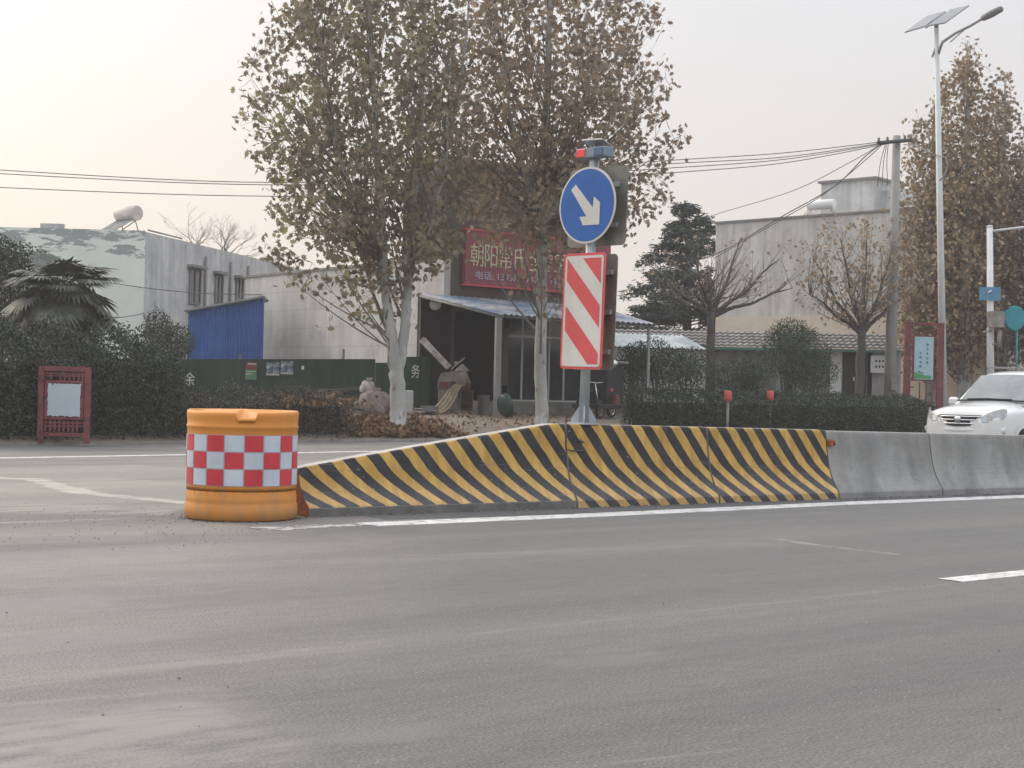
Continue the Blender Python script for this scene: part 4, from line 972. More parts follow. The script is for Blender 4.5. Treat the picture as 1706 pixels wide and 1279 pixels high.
# door frames (pale aluminium) with dark glass
mb = MB(); a_f0 = aL(849, 600); a_f1 = aL(1000, 600)
zf = onplane(873, 560, C0, u).z
for px, y0, y1 in ((872, 560, 665), (917, 560, 640), (942, 560, 662)):
    a = aL(px, 600); lbox(mb, a-.03, a+.03, -.12, -.06, FZ, OZ if px == 872 else OZ-.3)
lbox(mb, a_f0, a_f1, -.12, -.055, zf-.03, zf+.03); lbox(mb, a_f0, a_f1, -.12, -.055, FZ, FZ+.05)
fr = mb.build('door_frame', m_white, shop)
mb = MB(); lbox(mb, a_f0, a_f1, -.10, -.085, FZ+.05, OZ-.01); mb.build('glass', m_glass, fr)
mb = MB(); a = aL(838, 600); lbox(mb, a-.15, a-.02, -.2, 0.0, FZ, OZ-.01); mb.build('pillar', m_grey, shop)
# couplet paper
mb = MB(); a = aL(842, 600); z0q, z1q = onplane(842, 642, C0, u).z, onplane(842, 545, C0, u).z
lbox(mb, a-.1, a+.1, .003, .012, z0q, z1q)
mb.build('door_paper', mat('faded paper strip', (.17, .15, .12), (.12, .105, .085), 6, .9), None, label='narrow faded paper strip hanging beside the glass door', cat='paper strip')
# shop sign
sa0 = aL(770, 440); sa1 = WS-.02; sz0 = 4.30; sz1 = 5.85
sgn = thing('shop_sign', 'wide red shop sign with pale yellow characters over the awning', 'sign', tuple(C0+u*sa0+Vector((0, 0, sz0))))
mb = MB(); lbox(mb, sa0, sa1, .01, .16, sz0, sz1); mb.build('board', m_signred, sgn)
mb = MB()
for z_ in (sz0-.05, sz1+.002): lbox(mb, sa0-.03, sa1, .0, .18, z_, z_+.048)
mb.build('frame', m_sred, sgn)
def text_obj(s, name, m, parent, center, dx, nrm, w_, h_, label=None, cat=None, group=None, depth=.012):
    """text as a mesh centred on a plane: dx = reading direction, nrm = towards the viewer"""
    cu = bpy.data.curves.new('t', 'FONT'); cu.body = s; cu.extrude = .5; cu.resolution_u = 3
    ob = bpy.data.objects.new('t', cu); C.objects.link(ob); dg = bpy.context.evaluated_depsgraph_get(); dg.update()
    me = bpy.data.meshes.new_from_object(ob.evaluated_get(dg)); bpy.data.objects.remove(ob)
    a = np.array([tuple(v.co) for v in me.vertices]); mb = MB()
    if len(a) == 0: return None
    lo_, hi_ = a.min(0), a.max(0); dx = Vector(dx); nrm = Vector(nrm); upv = Vector((0, 0, 1)); c = Vector(center)
    for v in a:
        x = ((v[0]-lo_[0])/(hi_[0]-lo_[0])-.5)*w_; y = ((v[1]-lo_[1])/(hi_[1]-lo_[1])-.5)*h_; z = (v[2]-lo_[2])/(hi_[2]-lo_[2])*depth
        mb.v.append(tuple(c+dx*x+upv*y+nrm*z))
    for p in me.polygons: mb.f.append(tuple(p.vertices)); mb.m.append(0); mb.sm.append(False)
    return mb.build(name, m, parent, label=label, cat=cat, group=group)
for ch, px in zip('朝阳常氏全屋定制', (789, 812.5, 837, 861, 886, 906, 928, 950)):
    a = aL(px, 430); pc = C0+u*a-n*.162; zc = (onplane(812, 426, C0-n*.16, u).z) if True else 0
    text_obj(ch, 'sign_character', m_gold, sgn, (pc.x, pc.y, zc), u, -n, .46, .66)
a0, a1 = aL(787, 460), aL(942, 460); pc = C0+u*((a0+a1)/2)-n*.162; zc = onplane(812, 459, C0-n*.16, u).z
text_obj('电话: 139376  7625   13937', 'phone_line', m_lilac, sgn, (pc.x, pc.y, zc), u, -n, (a1-a0), .24)
# awning
aw = thing('shop_awning', 'blue tin awning on steel posts in front of the shop', 'awning', tuple(C0-n*3.2+Vector((0, 0, .57))))
zb_, zf_ = 3.93, 3.27
def Q(a, b, z): p = C0+u*a-n*b; return Vector((p.x, p.y, z))
mb = MB(); NR = 56; r0, r1 = [], []
aR = aL(1090, 532)+.25
aRf = (onplane(1092, 532, C0-n*3.3, u)-(C0-n*3.3)).dot(u)
for i in range(NR+1):
    f_ = i/NR; w_ = .02*((i % 2)*2-1)
    ab = -.93+(aRf+.6+.93)*f_; af = -.75+(aRf+.75)*f_ if False else -.45+(aRf+.45)*f_
    r0.append(Q(ab, -.0+.005, zb_+w_)); r1.append(Q(af, 3.35, zf_+w_))
mb.grid([[tuple(p) for p in r1], [tuple(p) for p in r0]], sm=False)
mb.grid([[tuple(p-Vector((0, 0, .03))) for p in r0], [tuple(p-Vector((0, 0, .03))) for p in r1]], sm=False)
mb.build('tin_roof', m_roofblue, aw)
mb = MB(); mb.tube([Q(-.45, 3.2, zf_-.05), Q(aRf, 3.2, zf_-.05)], .035, 6); mb.tube([Q(-.45, 3.2, zf_-.05), Q(-.9, .1, zb_-.08)], .035, 6); mb.tube([Q(aRf*.5, 3.2, zf_-.05), Q(aRf*.5, .1, zb_-.08)], .03, 6); mb.tube([Q(aRf, 3.2, zf_-.05), Q(aRf, .1, zb_-.08)], .03, 6)
mb.build('beam', m_lgrey, aw)
ap2 = (onplane(1080, 600, C0-n*3.2, u)-(C0-n*3.2)).dot(u); ap1 = (onplane(829, 600, C0-n*3.2, u)-(C0-n*3.2)).dot(u)
for a_, w_ in ((ap1, .15), (ap2, .07), (-.9, .06)):
    b_ = 3.2 if a_ > -.8 else .1
    mb = MB(); p = Q(a_, b_, 0); g0 = zg(p.x, p.y); top = (zf_ if b_ > 1 else zb_)-.09; mb.box((p.x, p.y, (g0+top)/2-.05), (w_, w_, top-g0+.1), R(20)); mb.build('post', m_lgrey, aw)
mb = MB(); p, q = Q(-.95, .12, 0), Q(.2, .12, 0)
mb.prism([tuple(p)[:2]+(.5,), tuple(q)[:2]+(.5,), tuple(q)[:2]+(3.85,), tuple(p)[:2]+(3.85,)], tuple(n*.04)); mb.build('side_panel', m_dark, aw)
# round lamp disc under the awning
lp = P(725, 507, 42.5); mb = MB(); mb.lathe([(.02, -.05), (.15, -.03), (.17, 0), (.15, .03), (.02, .05)], tuple(lp), 20, M=Matrix.Rotation(PI/2, 3, 'X')); mb.box((lp.x, lp.y, lp.z+.22), (.03, .03, .16)); mb.build('round_lamp', m_white, None, label='round white lamp hanging under the left end of the awning', cat='lamp')

# green hoarding ------------------------------------------------------
H0 = P(150, 640, 39.5); H1 = P(716, 640, 41.8); H0.z = H1.z = 0; dh = (H1-H0).normalized()
ho = thing('green_hoarding', 'long dark green sheet metal hoarding left of the shop', 'fence', (H1.x, H1.y, .6))
mb = MB()
def hz_(px, py): return onplane(px, py, H0, dh).z
def ha(px): return (onplane(px, 620, H0, dh)-H0).dot(dh)
parts = [(150, 625, 598), (625, 648, 604), (648, 716, 594)]
for x0_, x1_, yt in parts:
    a0, a1 = ha(x0_)+.004, ha(x1_)
    nseg = int((a1-a0)/.11); lo_, up = [], []
    for i in range(nseg+1):
        a = a0+(a1-a0)*i/nseg; off = .012*((i % 2)*2-1); p = H0+dh*a+Vector((dh.y, -dh.x, 0))*off; z_ = hz_(x0_, yt)+(hz_(x1_, yt)-hz_(x0_, yt))*i/nseg
        lo_.append((p.x, p.y, .35)); up.append((p.x, p.y, z_))
    mb.grid([lo_, up], sm=False)
mb.build('panel', m_fence, ho)
for px in (572, 250, 400, 650): mb = MB(); a = ha(px); p = H0+dh*a-Vector((dh.y, -dh.x, 0))*.05; mb.box((p.x, p.y, 1.3), (.06, .06, 1.95 if px == 572 else 1.5)); mb.build('post', m_grey, ho)
nh = Vector((dh.y, -dh.x, 0))
def hpt(px, py, off=.03): return onplane(px, py, H0, dh)+nh*off
text_obj('余', 'painted_character', m_white, ho, tuple(hpt(316, 631, .015)), dh, nh, .27, .37, depth=.006)
text_obj('务', 'painted_character', m_white, ho, tuple(hpt(692, 618, .015)), dh, nh, .24, .38, depth=.006)
text_obj('2', 'painted_mark', m_grey, ho, tuple(hpt(309, 656, .015)), dh, nh, .08, .14, depth=.006)
def poster(label, px0, py0, px1, py1, layers, group=None):
    a = hpt(px0, py1); b = hpt(px1, py1); t_ = hpt(px0, py0); r = thing('poster', label, 'poster', tuple(a), group)
    w_ = (b-a).dot(dh); h_ = t_.z-a.z
    for nm_, m_, (u0, u1, v0, v1), o_ in layers:
        mb = MB(); q = [a+dh*(w_*u0)+nh*o_, a+dh*(w_*u1)+nh*o_]; mb.prism([(q[0].x, q[0].y, a.z+h_*v0), (q[1].x, q[1].y, a.z+h_*v0), (q[1].x, q[1].y, a.z+h_*v1), (q[0].x, q[0].y, a.z+h_*v1)], tuple(nh*.004)); mb.build(nm_, m_, r)
    return r
m_pr = mat('poster red', (.26, .06, .05), (.18, .045, .04), 12, .8); m_pg = mat('poster green', (.06, .22, .11), (.16, .28, .2), 14, .8); m_pp = mat('poster print', (.30, .34, .38), (.07, .10, .16), 9, .8, lo=.42, hi=.6); m_pw = mat('poster white', (.5, .52, .5), (.4, .42, .4), 9, .8)
poster('small poster, red above and green below, on the green hoarding', 408, 603, 427, 632, [('sheet', m_pg, (0, 1, 0, .56), .0), ('header', m_pr, (.03, 1, .57, 1), .0), ('caption', m_pw, (.2, .95, .86, .95), .006), ('caption', m_pw, (.1, .9, .44, .5), .006), ('caption', m_pw, (.05, .6, .3, .36), .006)])
poster('left one of two blue-grey printed posters on the green hoarding', 443, 603, 465, 625, [('print', m_pp, (0, 1, .14, 1), 0), ('border', m_pw, (0, 1, 0, .13), 0), ('caption', m_pw, (.03, .25, .5, .75), .006)], 'blue-grey printed posters')
poster('right one of two blue-grey printed posters on the green hoarding', 467, 601, 488, 623, [('print', m_pp, (0, 1, .14, 1), 0), ('border', m_pw, (0, 1, 0, .13), 0), ('caption', m_pw, (.03, .25, .5, .75), .006)], 'blue-grey printed posters')
q = hpt(502, 616); mb = MB(); mb.prism([tuple(q), tuple(q+dh*.07+Vector((0, 0, .02))), tuple(q+dh*.07+Vector((0, 0, .12))), tuple(q+Vector((0, 0, .1)))], tuple(nh*.004)); mb.build('paper_scrap', m_white, None, label='tiny white paper scrap on the green hoarding right of the posters', cat='paper scrap')

# right cement building -------------------------------------------------
rA = P(1190, 500, 60); rB = P(1510, 500, 54.3); rA.z = rB.z = 0; dr = (rB-rA).normalized(); nr = Vector((dr.y, -dr.x, 0))
zr0 = onplane(1190, 373, rA, dr).z; LW = (rB-rA).length+3
rb = thing('cement_building', 'large blank pale cement building behind the leafless trees', 'building', (rA.x, rA.y, .7))
bkv = -nr*9
q = [rA, rA+dr*LW, rA+dr*LW+bkv, rA+bkv]; zr1 = onplane(1480, 351, rA, dr).z
mb = MB(); k0 = onplane(1300, 526, rA, dr).z
mb.prism([(x.x, x.y, k0) for x in q], (0, 0, zr0-k0)); mb.build('wall', m_cement2, rb)
mb = MB(); q2 = [x+nr*.01 for x in q[:2]]+q[2:]; mb.prism([(x.x, x.y, .4) for x in q2], (0, 0, k0-.402)); mb.build('base_band', m_beige, rb)
mb = MB(); q2 = [rA-dr*.06+nr*.06, rA+dr*LW+nr*.06, rA+dr*LW+nr*.06-nr*.2, rA-dr*.06-nr*.2]; mb.prism([(x.x, x.y, zr0+.002) for x in q2], (0, 0, .08)); mb.build('coping', m_grey, rb)
# upper storey set back
rA2 = rA-nr*4.5; a0 = (onplane(1372, 330, rA2, dr)-rA2).dot(dr)
us = MB(); zu = onplane(1440, 320, rA2, dr).z
q = [rA2+dr*a0, rA2+dr*(LW+1), rA2+dr*(LW+1)-nr*4, rA2+dr*a0-nr*4]; us.prism([(x.x, x.y, zr0-.05) for x in q], (0, 0, zu-zr0+.05)); us.build('upper_storey', m_cement, rb)
rA3 = rA2+nr*.6; a0 = (onplane(1368, 320, rA3, dr)-rA3).dot(dr); a1 = (onplane(1456, 320, rA3, dr)-rA3).dot(dr); zt3 = onplane(1400, 301, rA3, dr).z
us = MB(); q = [rA3+dr*a0, rA3+dr*a1, rA3+dr*a1-nr*2.5, rA3+dr*a0-nr*2.5]; us.prism([(x.x, x.y, zr0-.05) for x in q], (0, 0, zt3-zr0)); 
us.build('stair_tower', m_cement, rb)
us = MB(); q = [rA3+dr*(a0-.1)+nr*.12, rA3+dr*(a1+.15)+nr*.12, rA3+dr*(a1+.15)-nr*2.6, rA3+dr*(a0-.1)-nr*2.6]; us.prism([(x.x, x.y, zt3-.048) for x in q], (0, 0, .09)); us.build('tower_roof', m_grey, rb)
hp = onplane(1368, 356, rA-nr*1.0, dr); hp.z = zr0; 
heater('clean white solar water heater on the cement building roof', hp, math.atan2(dr.y, dr.x)+R(8), .62, cyl=(.32, 1.75))
# low tiled row in front of it
lA = P(1015, 600, 50); lB = P(1500, 600, 49); lA.z = lB.z = 0; dl = (lB-lA).normalized(); nl_ = Vector((dl.y, -dl.x, 0))
lr = thing('tiled_outbuilding', 'low white-walled outbuilding with old grey-brown tiled roof behind the hedge', 'building', (lA.x, lA.y, .7))
ze = onplane(1250, 578, lA+nl_*.3, dl).z; zr_ = onplane(1250, 553, lA-nl_*2.2, dl).z; LL = (lB-lA).length
mb = MB(); q = [lA, lA+dl*LL, lA+dl*LL-nl_*4, lA-nl_*4]; mb.prism([(x.x, x.y, .4) for x in q], (0, 0, ze-.4)); mb.build('wall', mat('old whitewash', (.36, .36, .35), (.22, .22, .22), 1.1, .95, .2, 14, streak=.3), lr)
mb = MB(); nrow = 90; rowsx = []
for v_ in (0, .2, .4, .6, .8, 1.0):
    for e_ in (0, 1):
        rw_ = []
        for i in range(nrow+1):
            p = lA+dl*(LL*i/nrow)+nl_*(.35-2.6*v_); z_ = ze+.02+(zr_-ze)*v_+(.05 if (e_ and v_ < 1) else 0)+.02*((i % 2)*2-1); rw_.append((p.x, p.y, z_))
        rowsx.append(rw_)
mb.grid(rowsx, sm=False); mb.build('tile_roof', m_tile, lr)
mb = MB(); q = [lA+nl_*.36, lA+dl*LL+nl_*.36]; mb.prism([(q[0].x, q[0].y, ze-.1), (q[1].x, q[1].y, ze-.1), (q[1].x, q[1].y, ze-.02), (q[0].x, q[0].y, ze-.02)], tuple(-nl_*.04)); mb.build('fascia', m_teal, lr)
def onlow(x0_, y0_, x1_, y1_, off, th, m, name, parent, **k):
    a0, a1, z0q, z1q = px_rect(lA, dl, x0_, y0_, x1_, y1_); mb = MB(); wallrect(mb, lA, dl, a0, a1, z0q, z1q, off, th); return mb.build(name, m, parent, **k)
m_brdoor = mat('brown door', (.05, .035, .032), (.035, .026, .024), 3, .6)
dr_ = onlow(1404, 583, 1443, 668, .004, .05, m_brdoor, 'door', lr); onlow(1421, 628, 1423, 634, .055, .03, m_chrome, 'handle', dr_)
onlow(1125, 600, 1155, 622, .004, .04, m_glass, 'window', lr)
onlow(1383, 583, 1402, 668, .004, .03, m_white, 'white_panel', lr); onlow(1445, 586, 1452, 668, .004, .02, m_dark, 'gap', lr)
onlow(1453, 586, 1500, 664, .006, .03, mat('white wall panel', (.5, .5, .49), (.38, .38, .37), 2, .9, streak=.2), 'wall_panel', lr)
# meter box on the wall
a0, a1, z0q, z1q = px_rect(lA+nl_*.3, dl, 1451, 592, 1477, 621); mc = lA+nl_*.12+dl*((a0+a1)/2)
ac = thing('meter_box', 'white electric meter box with dark windows beside the brown door', 'meter box', (mc.x, mc.y, z0q))
mb = MB(); wallrect(mb, lA, dl, a0, a1, z0q, z1q, .05, .2); mb.build('case', m_white, ac)
for i in range(3):
    for j in range(2):
        mb = MB(); x_ = a0+(a1-a0)*(.3+.22*i); z_ = z0q+(z1q-z0q)*(.3+.32*j); wallrect(mb, lA, dl, x_, x_+.05, z_, z_+.07, .251, .01); mb.build('meter_window', m_dark, ac)
# white lean-to sheet behind (pale tin) between awning and cedar
tA = P(1020, 590, 47.5); tB = P(1180, 590, 48.5); tA.z = tB.z = 0; dt_ = (tB-tA).normalized(); nt_ = Vector((dt_.y, -dt_.x, 0))
lt_ = thing('tin_lean_to', 'lean-to with pale blue tin roof right behind the awning post', 'shed', (tA.x, tA.y, .7)); LT = (tB-tA).length
z1_t, z2_t = onplane(1060, 578, tA, dt_).z, onplane(1060, 556, tA-nt_*2, dt_).z
mb = MB(); r0, r1 = [], []
for i in range(41):
    p = tA+dt_*(LT*i/40); w_ = .025*((i % 2)*2-1); r0.append((p.x, p.y, z1_t+w_)); p2 = p-nt_*2; r1.append((p2.x, p2.y, z2_t+w_))
mb.grid([r0, r1], sm=False); mb.build('tin_roof', mat('pale tin', (.40, .46, .48), (.22, .28, .30), 1.6, .6, lo=.4, hi=.6), lt_)
mb = MB(); wallrect(mb, tA, dt_, 0, LT, .4, z1_t-.04, -.2, .08); mb.build('wall', m_cement, lt_)

# right dark building with shutters
gA = P(1500, 600, 55); gB = P(1900, 600, 60); gA.z = gB.z = 0; dg_ = (gB-gA).normalized(); ng = Vector((dg_.y, -dg_.x, 0))
gb = thing('shuttered_shops', 'dim single-storey shop row with roller shutters behind the white car', 'building', (gA.x, gA.y, .7))
zt_g = onplane(1640, 540, gA, dg_).z; LG = (gB-gA).length
mb = MB(); q = [gA, gA+dg_*LG, gA+dg_*LG-ng*6, gA-ng*6]; mb.prism([(x.x, x.y, .4) for x in q], (0, 0, zt_g-.4)); mb.build('wall', mat('dark stained wall', (.085, .085, .075), (.05, .052, .047), 1.3, .9, streak=.3), gb)
def ong(x0_, y0_, x1_, y1_, off, th, m, name, parent, slat=False):
    a0, a1, z0q, z1q = px_rect(gA, dg_, x0_, y0_, x1_, y1_); mb = MB()
    if slat:
        k = 16
        for i in range(k): wallrect(mb, gA, dg_, a0, a1, z0q+(z1q-z0q)*i/k, z0q+(z1q-z0q)*(i+.8)/k, off, th)
    wallrect(mb, gA, dg_, a0, a1, z0q, z1q, off-.001, th*.6); return mb.build(name, m, parent)
m_shut = mat('grey green shutter', (.095, .115, .10), (.06, .075, .066), 2, .6, streak=.2)
ong(1580, 572, 1628, 668, .01, .06, m_shut, 'shutter', gb, True); ong(1660, 572, 1760, 668, .01, .06, m_shut, 'shutter', gb, True)
ong(1630, 575, 1646, 660, .01, .04, m_dark, 'doorway', gb)
ong(1568, 585, 1580, 668, .01, .05, m_cement, 'pier', gb)
ong(1500, 545, 1800, 560, .012, .5, mat('dim fascia', (.06, .075, .06), (.04, .05, .042), 2, .8), 'fascia', gb)

# ------------------------------------------------------------------ poles, lamp, wires
pb = T(1482, 47); tp = P(1494, 226, 47)
up_ = thing('utility_pole', 'tall grey concrete utility pole with dark crossarm and many wires', 'pole', pb)
mb = MB(); mb.tube([tuple(pb-Vector((0, 0, .1))), tuple(pb.lerp(tp, .5)), tuple(tp)], [.20, .16, .12], 16); mb.build('shaft', m_conp, up_)
mb = MB(); ca, cb2 = P(1461, 238, 46.8), P(1519, 233, 46.8); mb.tube([tuple(ca), tuple(cb2)], .06, 6); mb.build('crossarm', m_wire, up_)
for f_ in (.05, .3, .8, .97): mb = MB(); p = ca.lerp(cb2, f_); mb.lathe([(.02, 0), (.05, .03), (.03, .06), (.05, .09), (.02, .13)], (p.x, p.y, p.z+.04), 8); mb.build('insulator', m_grey, up_)
mb = MB(); p = P(1495, 640, 46.6); mb.box(tuple(P(1491, 640, 46.6)), (.18, .12, .35)); mb.build('junction_box', m_grey, up_)
def wire(pts, label, rad=.013, grp='overhead wires'):
    V_ = [P(*q) for q in pts]; out = []
    # Catmull-Rom
    for i in range(len(V_)-1):
        a, b, c, d = V_[max(i-1, 0)], V_[i], V_[i+1], V_[min(i+2, len(V_)-1)]
        for k in range(8):
            t_ = k/8; out.append(.5*((2*b)+(c-a)*t_+(2*a-5*b+4*c-d)*t_*t_+(3*b-a-3*c+d)*t_**3))
    out.append(V_[-1]); mb = MB(); mb.tube([tuple(p) for p in out], rad, 5)
    mb.build('overhead_wire', m_wire, None, label=label, cat='wire', group=grp)
wire([(1470, 236, 46.8), (1300, 255, 46.5), (1100, 268, 46), (700, 296, 45), (400, 303, 44), (0, 283, 43), (-400, 255, 42)], 'topmost long wire crossing the sky to the left edge')
wire([(1470, 238, 46.9), (1300, 262, 46.6), (1110, 273, 46), (700, 302, 45), (400, 307, 44), (0, 289, 43), (-400, 262, 42)], 'second long wire from the top crossing the left sky')
wire([(1475, 240, 47), (1300, 272, 46.7), (1090, 290, 46), (700, 322, 45), (395, 326, 44), (0, 312, 43), (-400, 290, 42)], 'lowest long wire crossing the left sky below the pair')
wire([(1472, 239, 47), (1300, 266, 46.7), (1095, 281, 46), (800, 300, 45.5)], 'wire between the pole and the tree running just below the upper pair')
wire([(1468, 240, 47), (1420, 268, 48), (1320, 318, 50), (1190, 358, 58), (1187, 370, 58)], 'thin wire from the pole down to the corner of the cement building')
wire([(1468, 240, 47), (1440, 262, 47), (1390, 310, 47.5), (1300, 362, 48), (1190, 424, 50), (1080, 452, 52)], 'drooping service wire passing in front of the cement building', .018)
wire([(1468, 242, 47), (1440, 268, 47), (1370, 325, 47.5), (1290, 372, 48), (1190, 430, 50)], 'second drooping service wire in front of the cement building', .014)
wire([(1505, 240, 47), (1530, 246, 46), (1560, 262, 45)], 'short wire from the concrete pole to the street lamp')
for i, (xa, xb) in enumerate(((1476, 1462), (1480, 1479), (1478, 1470))):
    wire([(xa, 238, 46.9), ((xa+xb)/2-2, 270, 46.9), (xb, 310, 47)], 'loose wire dangling below the crossarm of the concrete pole', .011, 'dangling wires below the crossarm')
wire([(165, 468, 48.2), (240, 479, 49.8), (330, 488, 49), (437, 491, 47)], 'sagging cable strung across the front of the left house', .014, 'cables on the left house')
wire([(162, 530, 48.2), (205, 528, 49), (240, 522, 49.7)], 'lower cable on the pale green front of the left house', .014, 'cables on the left house')

lb_ = T(1574, 48.5); lt2 = P(1560, 47, 48.5)
sl_ = thing('solar_street_lamp', 'tall pale solar street lamp with twin tilted panels', 'street lamp', lb_)
mb = MB(); mb.tube([tuple(lb_-Vector((0, 0, .1))), tuple(lb_.lerp(lt2, .5)), tuple(lt2)], [.125, .105, .075], 16)
mb.build('pole', mat('pale lamp paint', (.60, .64, .64), (.52, .56, .56), 2, .5), sl_)
mb = MB(); mb.lathe([(.13, 0), (.2, .0), (.2, .25), (.17, .3), (.13, .3)], tuple(lb_), 16); mb.build('base_cover', m_white, sl_)
# panels: two tilted rectangles
m_pan = mat('panel underside', (.30, .31, .32), (.24, .25, .26), 5, .5)
def panel(c4, name='solar_panel', Dn=48.5):
    pts = [P(x, y, d) for x, y, d in c4]; nn_ = (pts[1]-pts[0]).cross(pts[2]-pts[0]).normalized(); mb = MB(); mb.prism([tuple(p) for p in pts], tuple(nn_*.04)); mb.build(name, m_pan, sl_)
panel([(1507, 55, 48.3), (1541, 45, 48.3), (1575, 20, 49.2), (1545, 28, 49.2)])
panel([(1546, 44, 48.0), (1575, 39, 48.0), (1615, 10, 48.9), (1584, 17, 48.9)])
mb = MB(); mb.tube([tuple(P(1543, 46, 48.3)), tuple(P(1575, 20, 49.0))], .03, 6); mb.tube([tuple(lt2), tuple(lt2+Vector((0, 0, .25)))], .07, 8); mb.build('panel_bracket', m_lgrey, sl_)
ap_ = [P(1562, 92, 48.5), P(1570, 70, 48.3), P(1592, 55, 48.1), P(1618, 42, 47.8), P(1640, 29, 47.6)]
mb = MB(); mb.tube([tuple(p) for p in ap_], [.055, .05, .045, .045, .04], 8); mb.tube([tuple(P(1583, 70, 48.3)), tuple(P(1608, 48, 47.9))], .02, 6); mb.tube([tuple(P(1553, 95, 48.5)), tuple(P(1558, 80, 48.5))], .03, 6); mb.build('arm', m_lgrey, sl_)
mb = MB(); h0, h1 = P(1634, 32, 47.6), P(1671, 13, 47.2); dv = (h1-h0).normalized(); mb.tube([tuple(h0), tuple(h0+dv*.08), tuple(h0.lerp(h1, .5)), tuple(h1-dv*.05), tuple(h1)], [.05, .10, .12, .10, .04], 10)
mb.build('lamp_head', m_grey, sl_)
mb = MB(); cp = [P(1560, 258, 48.4), P(1575, 262, 48.2), P(1579, 276, 48.2), P(1574, 292, 48.3), P(1566, 300, 48.4)]; mb.tube([tuple(p) for p in cp], .022, 6)
cp = [P(1520, 240, 48.6), P(1545, 252, 48.5), P(1560, 258, 48.4)]; mb.tube([tuple(p) for p in cp], .02, 6); mb.build('cable_loop', m_lgrey, sl_)
# camera pole
cpb = T(1652, 49); cpt = P(1649, 379, 49)
cpole = thing('camera_pole', 'white metal pole with blue plate and grey box behind the car', 'pole', cpb)
mb = MB(); mb.tube([tuple(cpb-Vector((0, 0, .05))), tuple(cpt)], [.125, .10], 14); mb.lathe([(.06, 0), (.1, .0), (.1, .06), (.05, .08)], tuple(cpt), 12); mb.build('shaft', m_white, cpole)
mb = MB(); mb.tube([tuple(P(1650, 385, 49)), tuple(P(1700, 379, 48.5)), tuple(P(1900, 365, 47))], .04, 8); mb.build('arm', m_white, cpole)
def facebox(mb, x0_, y0_, x1_, y1_, D, th, ang=0):
    a, b, c_, d_ = P(x0_, y1_, D), P(x1_, y1_, D), P(x1_, y0_, D), P(x0_, y0_, D); mb.prism([tuple(a), tuple(b), tuple(c_), tuple(d_)], (0, th, 0))
mb = MB(); facebox(mb, 1632, 478, 1667, 500, 48.82, .03); pl = mb.build('blue_plate', mat('pale blue plate', (.10, .29, .44), (.08, .24, .38), 3, .5), cpole)
mb = MB(); a, b = P(1645, 488, 48.8), P(1652, 484, 48.8); mb.tube([tuple(a), tuple(b)], .03, 6); mb.tube([tuple(P(1646, 486, 48.8)), tuple(P(1646, 495, 48.8))], .012, 5); mb.build('white_mark', m_white, pl)
mb = MB(); facebox(mb, 1649, 518, 1674, 545, 48.6, .3); mb.build('control_box', m_alum, cpole)
mb = MB(); mb.tube([tuple(P(1665, 549, 48.8)), tuple(P(1664, 578, 48.8))], .07, 10); mb.build('canister', m_lgrey, cpole)
mb = MB(); mb.tube([tuple(P(1652, 551, 48.85)), tuple(P(1638, 553, 48.6))], .025, 6); mb.lathe([(.1, 0), (.115, .01), (.115, .05), (.1, .06)], tuple(P(1653, 575, 49)), 14); mb.build('clamp', m_lgrey, cpole)
mb = MB(); q = P(1690, 530, 50); M_ = Matrix.Rotation(PI/2, 3, 'X') @ Matrix.Rotation(R(20), 3, 'Y'); mb.lathe([(.38, -.05), (.42, -.03), (.42, .03), (.38, .05)], tuple(q), 28, M=M_)
mb.tube([(q.x+.15, q.y+.05, zg(q.x, q.y)), (q.x+.1, q.y+.05, q.z)], .035, 8); mb.build('round_sign', m_sky_teal, None, label='round teal sign disc at the right edge above the car', cat='sign')
mb = MB(); q = P(1716, 545, 50); mb.lathe([(.2, -.02), (.2, .02)], tuple(q), 4, M=M_)

# red-topped marker posts on the far road edge
def rpost(px, D, wid, label, vis):
    b = P(px, 655, D); b.z = 0; r = thing('marker_post', label, 'post', b, 'red-topped marker posts'); z_ = P(px, 650, D).z; z1 = P(px, 666, D).z
    mb = MB(); mb.lathe([(.035, 0), (.035, z1)], (b.x, b.y, 0), 14); mb.build('post', m_grey, r)
    mb = MB(); mb.lathe([(.085, z1-.02), (.10, z1), (.10, z_-.03), (.07, z_-.01)], (b.x, b.y, 0), 16); mb.build('red_sleeve', m_tubred, r)
rpost(1213, 39.0, 14, 'left one of two red-topped marker posts in front of the hedge', 1)
rpost(1283.5, 41.8, 13, 'right one of two red-topped marker posts in front of the hedge', 0)

